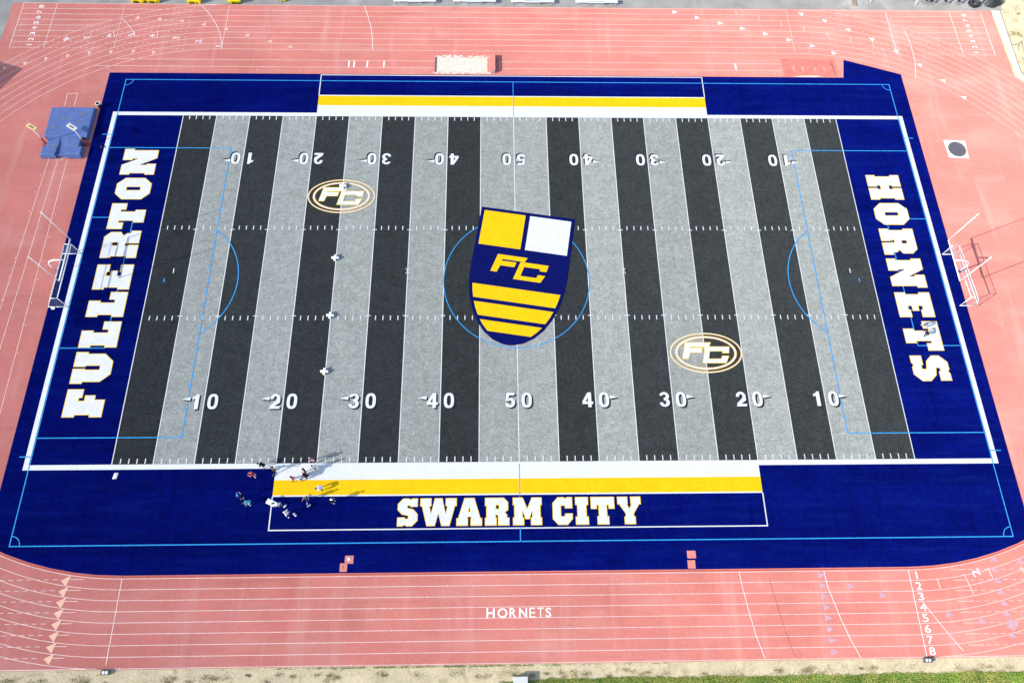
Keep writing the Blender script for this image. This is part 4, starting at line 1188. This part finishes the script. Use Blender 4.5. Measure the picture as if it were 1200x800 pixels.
def person(x, y, face, pose, label, shirt, shorts, legs=None, sleeves=None, hair=(.03, .02, .015), skin=0, shoes=(.6, .6, .6), cap=None, scale=1.0, z=.04):
    J = skeleton(pose)
    names = list(J)
    idx = {k: i for i, k in enumerate(names)}
    me = bpy.data.meshes.new('body')
    me.from_pydata([J[k] for k in names], [(idx[a], idx[b]) for a, b, _ in BONES], [])
    o = bpy.data.objects.new('person', me)
    COL.objects.link(o)
    sm = o.modifiers.new('skin', 'SKIN')
    sm.use_smooth_shade = True
    lay = me.skin_vertices[0].data if me.skin_vertices else None
    if lay is None:
        bm = bmesh.new(); bm.from_mesh(me); bm.verts.layers.skin.verify(); bm.to_mesh(me); bm.free()
        lay = me.skin_vertices[0].data
    for i, k in enumerate(names):
        key = k if k in RAD else k[:-1]
        lay[i].radius = RAD[key]
        lay[i].use_root = (k == 'pelvis')
    o.modifiers.new('sub', 'SUBSURF').levels = 1
    dg = bpy.context.evaluated_depsgraph_get()
    body = bpy.data.meshes.new_from_object(o.evaluated_get(dg))
    o.modifiers.clear()
    o.data = body
    bpy.data.meshes.remove(me)
    body.materials.clear()
    sk = SKINS[skin]
    cols = {'shirt': shirt, 'sleeve': sleeves or shirt, 'arm': sk, 'skin': sk, 'short': shorts, 'leg': legs or sk, 'shoe': shoes}
    order = ['shirt', 'sleeve', 'arm', 'skin', 'short', 'leg', 'shoe', 'eye']
    for k in order:
        body.materials.append(cloth(cols.get(k, (.02, .02, .02))))
    segs = [(Vector(J[a]), Vector(J[b]), c) for a, b, c in BONES]
    # fingers and face details joined into the body mesh
    bm = bmesh.new()
    bm.from_mesh(body)
    for f in bm.faces:
        c = f.calc_center_median()
        best, bc = 9, 'shirt'
        for a, b, cl in segs:
            d = b - a
            u = max(0, min(1, (c - a).dot(d) / d.length_squared))
            dd = (c - a - d * u).length - (.05 if cl == 'shirt' else 0)
            if dd < best:
                best, bc = dd, cl
        f.material_index = order.index(bc)
        f.smooth = True
    def add_tube(pts, r, mi, n=5):
        mb = MB().tube(pts, r, n, r2=r * .75)
        vs = [bm.verts.new(v) for v in mb.v]
        for f in mb.f:
            try:
                q = bm.faces.new([vs[i] for i in f]); q.material_index = mi; q.smooth = True
            except ValueError:
                pass
    for n, s in (('l', -1), ('r', 1)):
        w, h = Vector(J['wrist' + n]), Vector(J['hand' + n])
        d = (h - w).normalized()
        side = d.cross(Vector((0, 0, 1)))
        side = side.normalized() if side.length > .05 else Vector((1, 0, 0))
        curl = side.cross(d) * -1
        for k, ln in enumerate((.07, .08, .075, .06)):
            a = h + side * (.030 - .02 * k) + d * .01
            add_tube([a, a + d * ln * .55 + curl * .006, a + d * ln + curl * .022], .009, order.index('skin'))
        a = w.lerp(h, .5) + side * .032
        add_tube([a, a + side * .025 + d * .03, a + side * .03 + d * .06], .010, order.index('skin'))
    hd = Vector(J['head1'])
    up = (Vector(J['head2']) - Vector(J['head0'])).normalized()
    fw = Vector((0, 1, 0)) - up * up.y
    fw = fw.normalized() if fw.length > .1 else Vector((0, 0, -1))
    rt = fw.cross(up)
    add_tube([hd + fw * .085 + up * .01, hd + fw * .115 - up * .025, hd + fw * .095 - up * .035], .013, order.index('skin'))
    add_tube([hd + fw * .092 - up * .055 + rt * -.025, hd + fw * .097 - up * .057, hd + fw * .092 - up * .055 + rt * .025], .006, order.index('eye'))
    for s in (-1, 1):
        add_tube([hd + fw * .088 + rt * s * .032 + up * .012, hd + fw * .096 + rt * s * .032 + up * .012], .009, order.index('eye'))
        add_tube([hd + rt * s * .085 - up * .02, hd + rt * s * .10, hd + rt * s * .088 + up * .025], .014, order.index('skin'))
    bm.to_mesh(body)
    bm.free()
    o.name = 'person'
    o.location = (x, y, z)
    o.rotation_euler = (0, 0, R(face))
    o.scale = (scale,) * 3
    tag(o, label, 'person', 'people on the turf')
    # hair or cap as a child shell over the skull
    hm_ = MB()
    c = hd + up * .02 - fw * .01
    nu, nv = 12, 6
    for j in range(nv + 1):
        th = R(100) * j / nv
        for k in range(nu):
            a = 2 * PI * k / nu
            back = 1.0 if math.cos(a) < .3 else .82
            rr = .118 * math.sin(th * back) if j else 0
            hm_.v.append(tuple(c + up * (.118 * math.cos(th * back)) + fw * rr * 1.08 * math.cos(a) + rt * rr * .95 * math.sin(a)))
    for j in range(nv):
        for k in range(nu):
            hm_.f.append((j * nu + k, (j + 1) * nu + k, (j + 1) * nu + (k + 1) % nu, j * nu + (k + 1) % nu))
    if cap:
        b0 = c + up * .05
        pts = [b0 + fw * .10 + rt * .09, b0 + fw * .22 + rt * .06 - up * .02, b0 + fw * .22 - rt * .06 - up * .02, b0 + fw * .10 - rt * .09]
        q = len(hm_.v)
        hm_.v += [tuple(v) for v in pts] + [tuple(v + up * .008) for v in pts]
        hm_.f += [(q, q + 1, q + 2, q + 3), (q + 7, q + 6, q + 5, q + 4), (q, q + 4, q + 5, q + 1), (q + 1, q + 5, q + 6, q + 2), (q + 2, q + 6, q + 7, q + 3), (q + 3, q + 7, q + 4, q)]
    me2 = bpy.data.meshes.new('cap' if cap else 'hair')
    me2.from_pydata(hm_.v, [], hm_.f)
    me2.materials.append(cloth(cap or hair))
    me2.polygons.foreach_set('use_smooth', [True] * len(me2.polygons))
    ho = bpy.data.objects.new('cap' if cap else 'hair', me2)
    COL.objects.link(ho)
    ho.parent = o
    return o
WH, BK, NV = (.75, .75, .76), (.018, .018, .02), (.012, .02, .10)
PP = [(-23.17, -24.19), (-22.99, -25.06), (-23.91, -25.44), (-23.71, -25.97), (-25.15, -26.28), (-24.22, -26.16), (-28.60, -24.73), (-27.44, -25.32), (-29.46, -25.83), (-30.65, -28.36), (-29.70, -28.81), (-21.98, -27.26), (-26.34, -29.18), (-25.27, -30.08), (-23.42, -28.53), (-20.58, -28.76), (50.66, -7.72), (50.46, -8.99)]
RED = (.42, .035, .03)
person(*PP[0], 150, 'wide', 'person in white and red top, navy shorts, standing on the field beside the sideline', (.62, .40, .42), NV, hair=(.25, .03, .03), sleeves=WH)
person(*PP[1], 200, 'walk', 'person in white shirt with navy sides walking on the white sideline strip', WH, NV, sleeves=NV, hair=(.02, .02, .05))
person(*PP[2], 120, 'stand', 'person all in black, between the white shirt and the black hooded one', BK, BK, legs=BK)
person(*PP[3], 60, 'bend', 'person in black with a pale cap bending over on the white strip', BK, BK, legs=BK, cap=(.70, .60, .55))
person(*PP[4], -60, 'walk', 'person in red shirt and black trousers stepping along the gold strip edge', RED, BK, legs=BK, hair=(.03, .02, .02))
person(*PP[5], 100, 'bend', 'person in white top and black shorts bending beside the red shirt', WH, BK, shoes=BK, cap=WH)
person(*PP[6], 80, 'bend', 'person in black with teal trim bending on the left sideline', BK, (.02, .25, .22), hair=BK, shoes=(.5, .2, .2))
person(*PP[7], -40, 'wide', 'person in olive and black at the corner of the white strip', (.07, .065, .012), BK, legs=BK, hair=BK)
person(*PP[8], 90, 'reach', 'person in red shirt and pale shorts on navy turf, just below the sideline', RED, (.6, .6, .62), hair=(.5, .08, .07))
person(*PP[9], 20, 'reach', 'person with a bright blue cap and tan arms, far left of the group', NV, BK, cap=(.06, .22, .60), skin=0)
person(*PP[10], 110, 'bend', 'person in teal shirt bending over, far left of the group', (.10, .42, .48), (.45, .42, .36), skin=0, hair=(.03, .03, .03))
person(*PP[11], 110, 'bend', 'person in purple cap, white shirt and teal shorts bending on the gold strip', (.78, .78, .84), (.03, .22, .25), cap=(.07, .05, .32), legs=(.04, .20, .24), shoes=BK)
person(*PP[12], 40, 'stand', 'person in white cap and white shirt beside the white table', WH, (.05, .06, .10), cap=WH)
person(*PP[13], 90, 'wide', 'person in white and pink shirt, lowest of the group on navy turf', (.78, .66, .68), NV, hair=(.70, .62, .62), sleeves=WH)
person(*PP[14], 150, 'walk', 'person in dark grey with white striping, just below the gold strip', (.06, .065, .07), (.04, .04, .045), legs=(.30, .30, .32), hair=(.16, .16, .15))
person(*PP[15], -100, 'stand', 'person in black with a white cap, rightmost of the near group', BK, BK, legs=BK, cap=WH)
person(*PP[16], 120, 'bend', 'person in grey and blue bending over the T in the right end zone', (.34, .34, .38), (.20, .32, .52), hair=(.05, .03, .03), skin=2, sleeves=(.5, .35, .3))
person(*PP[17], 60, 'bend', 'person in black with white sleeves on the T in the right end zone', BK, BK, legs=BK, sleeves=WH, hair=BK)

# table, bags and bottles by the group
tp = [(-27.28, -28.87)][0]
t = thing('folding_table', (tp[0], tp[1], .03), 'small white folding table with a black box on the box line', 'table')
MB().box((tp[0], tp[1], .72), (1.05, .56, .05), R(-24)).build('table_top', 'goalwhite', t, bevel=.012)
mrot = Matrix.Rotation(R(-24), 2)
for a, b in ((-1, -1), (1, -1), (1, 1), (-1, 1)):
    v = mrot @ Vector((a * .45, b * .22))
    MB().tube([(tp[0] + v.x, tp[1] + v.y, .70), (tp[0] + v.x * 1.05, tp[1] + v.y * 1.05, .03)], .022, 6).build('leg', 'steel', t)
v = mrot @ Vector((.22, -.02))
t = thing('black_case', (tp[0] + v.x, tp[1] + v.y, .745), 'small black case lying on the white table', 'case')
MB().box((tp[0] + v.x, tp[1] + v.y, .785), (.28, .17, .08), R(20)).build('shell', 'darkrub', t, bevel=.015)
MB().tube([(tp[0] + v.x - .07, tp[1] + v.y + .1, .79), (tp[0] + v.x, tp[1] + v.y + .14, .79), (tp[0] + v.x + .07, tp[1] + v.y + .09, .79)], .012, 6).build('handle', 'darkrub', t)
def duffel(px, lab, mat, s, rz):
    x, y = px
    t = thing('duffel_bag', (x, y, .03), lab, 'bag', 'bags on the navy turf')
    n, k = 14, 9
    m = MB()
    for j in range(k):
        u = -1 + 2 * j / (k - 1)
        rr = .17 * s * math.sqrt(max(.02, 1 - u**6)) * (1 + random.uniform(-.05, .05))
        for i in range(n):
            a = 2 * PI * i / n
            q = Matrix.Rotation(R(rz), 2) @ Vector((u * .42 * s, rr * math.cos(a) * 1.15))
            m.v.append((x + q.x, y + q.y, .03 + .17 * s + rr * math.sin(a)))
    for j in range(k - 1):
        for i in range(n):
            m.f.append((j * n + i, j * n + (i + 1) % n, (j + 1) * n + (i + 1) % n, (j + 1) * n + i))
    m.f += [tuple(reversed(range(n))), tuple((k - 1) * n + i for i in range(n))]
    m.build('bag_body', mat, t, smooth=True)
    q = Matrix.Rotation(R(rz), 2) @ Vector((.16 * s, 0))
    MB().tube([(x - q.x, y - q.y, .03 + .33 * s), (x - q.x * .5, y - q.y * .5, .03 + .46 * s), (x + q.x * .5, y + q.y * .5, .03 + .46 * s), (x + q.x, y + q.y, .03 + .33 * s)], .02, 6).build('strap', 'graybox', t)
BG = [(-25.88, -29.15), (-24.71, -30.10), (-23.28, -29.14), (-27.54, -25.70), (-20.42, -28.98)]
duffel(BG[0], 'white bag on navy turf right of the white table', 'goalwhite', .5, 50)
duffel(BG[1], 'pale teal bag beside the pink shirted person', 'net', .62, -40)
duffel(BG[2], 'grey and white bag on navy turf below the gold strip', 'steel', .6, 35)
duffel(BG[3], 'black bag at the left end of the gold strip', 'darkrub', .55, 80)
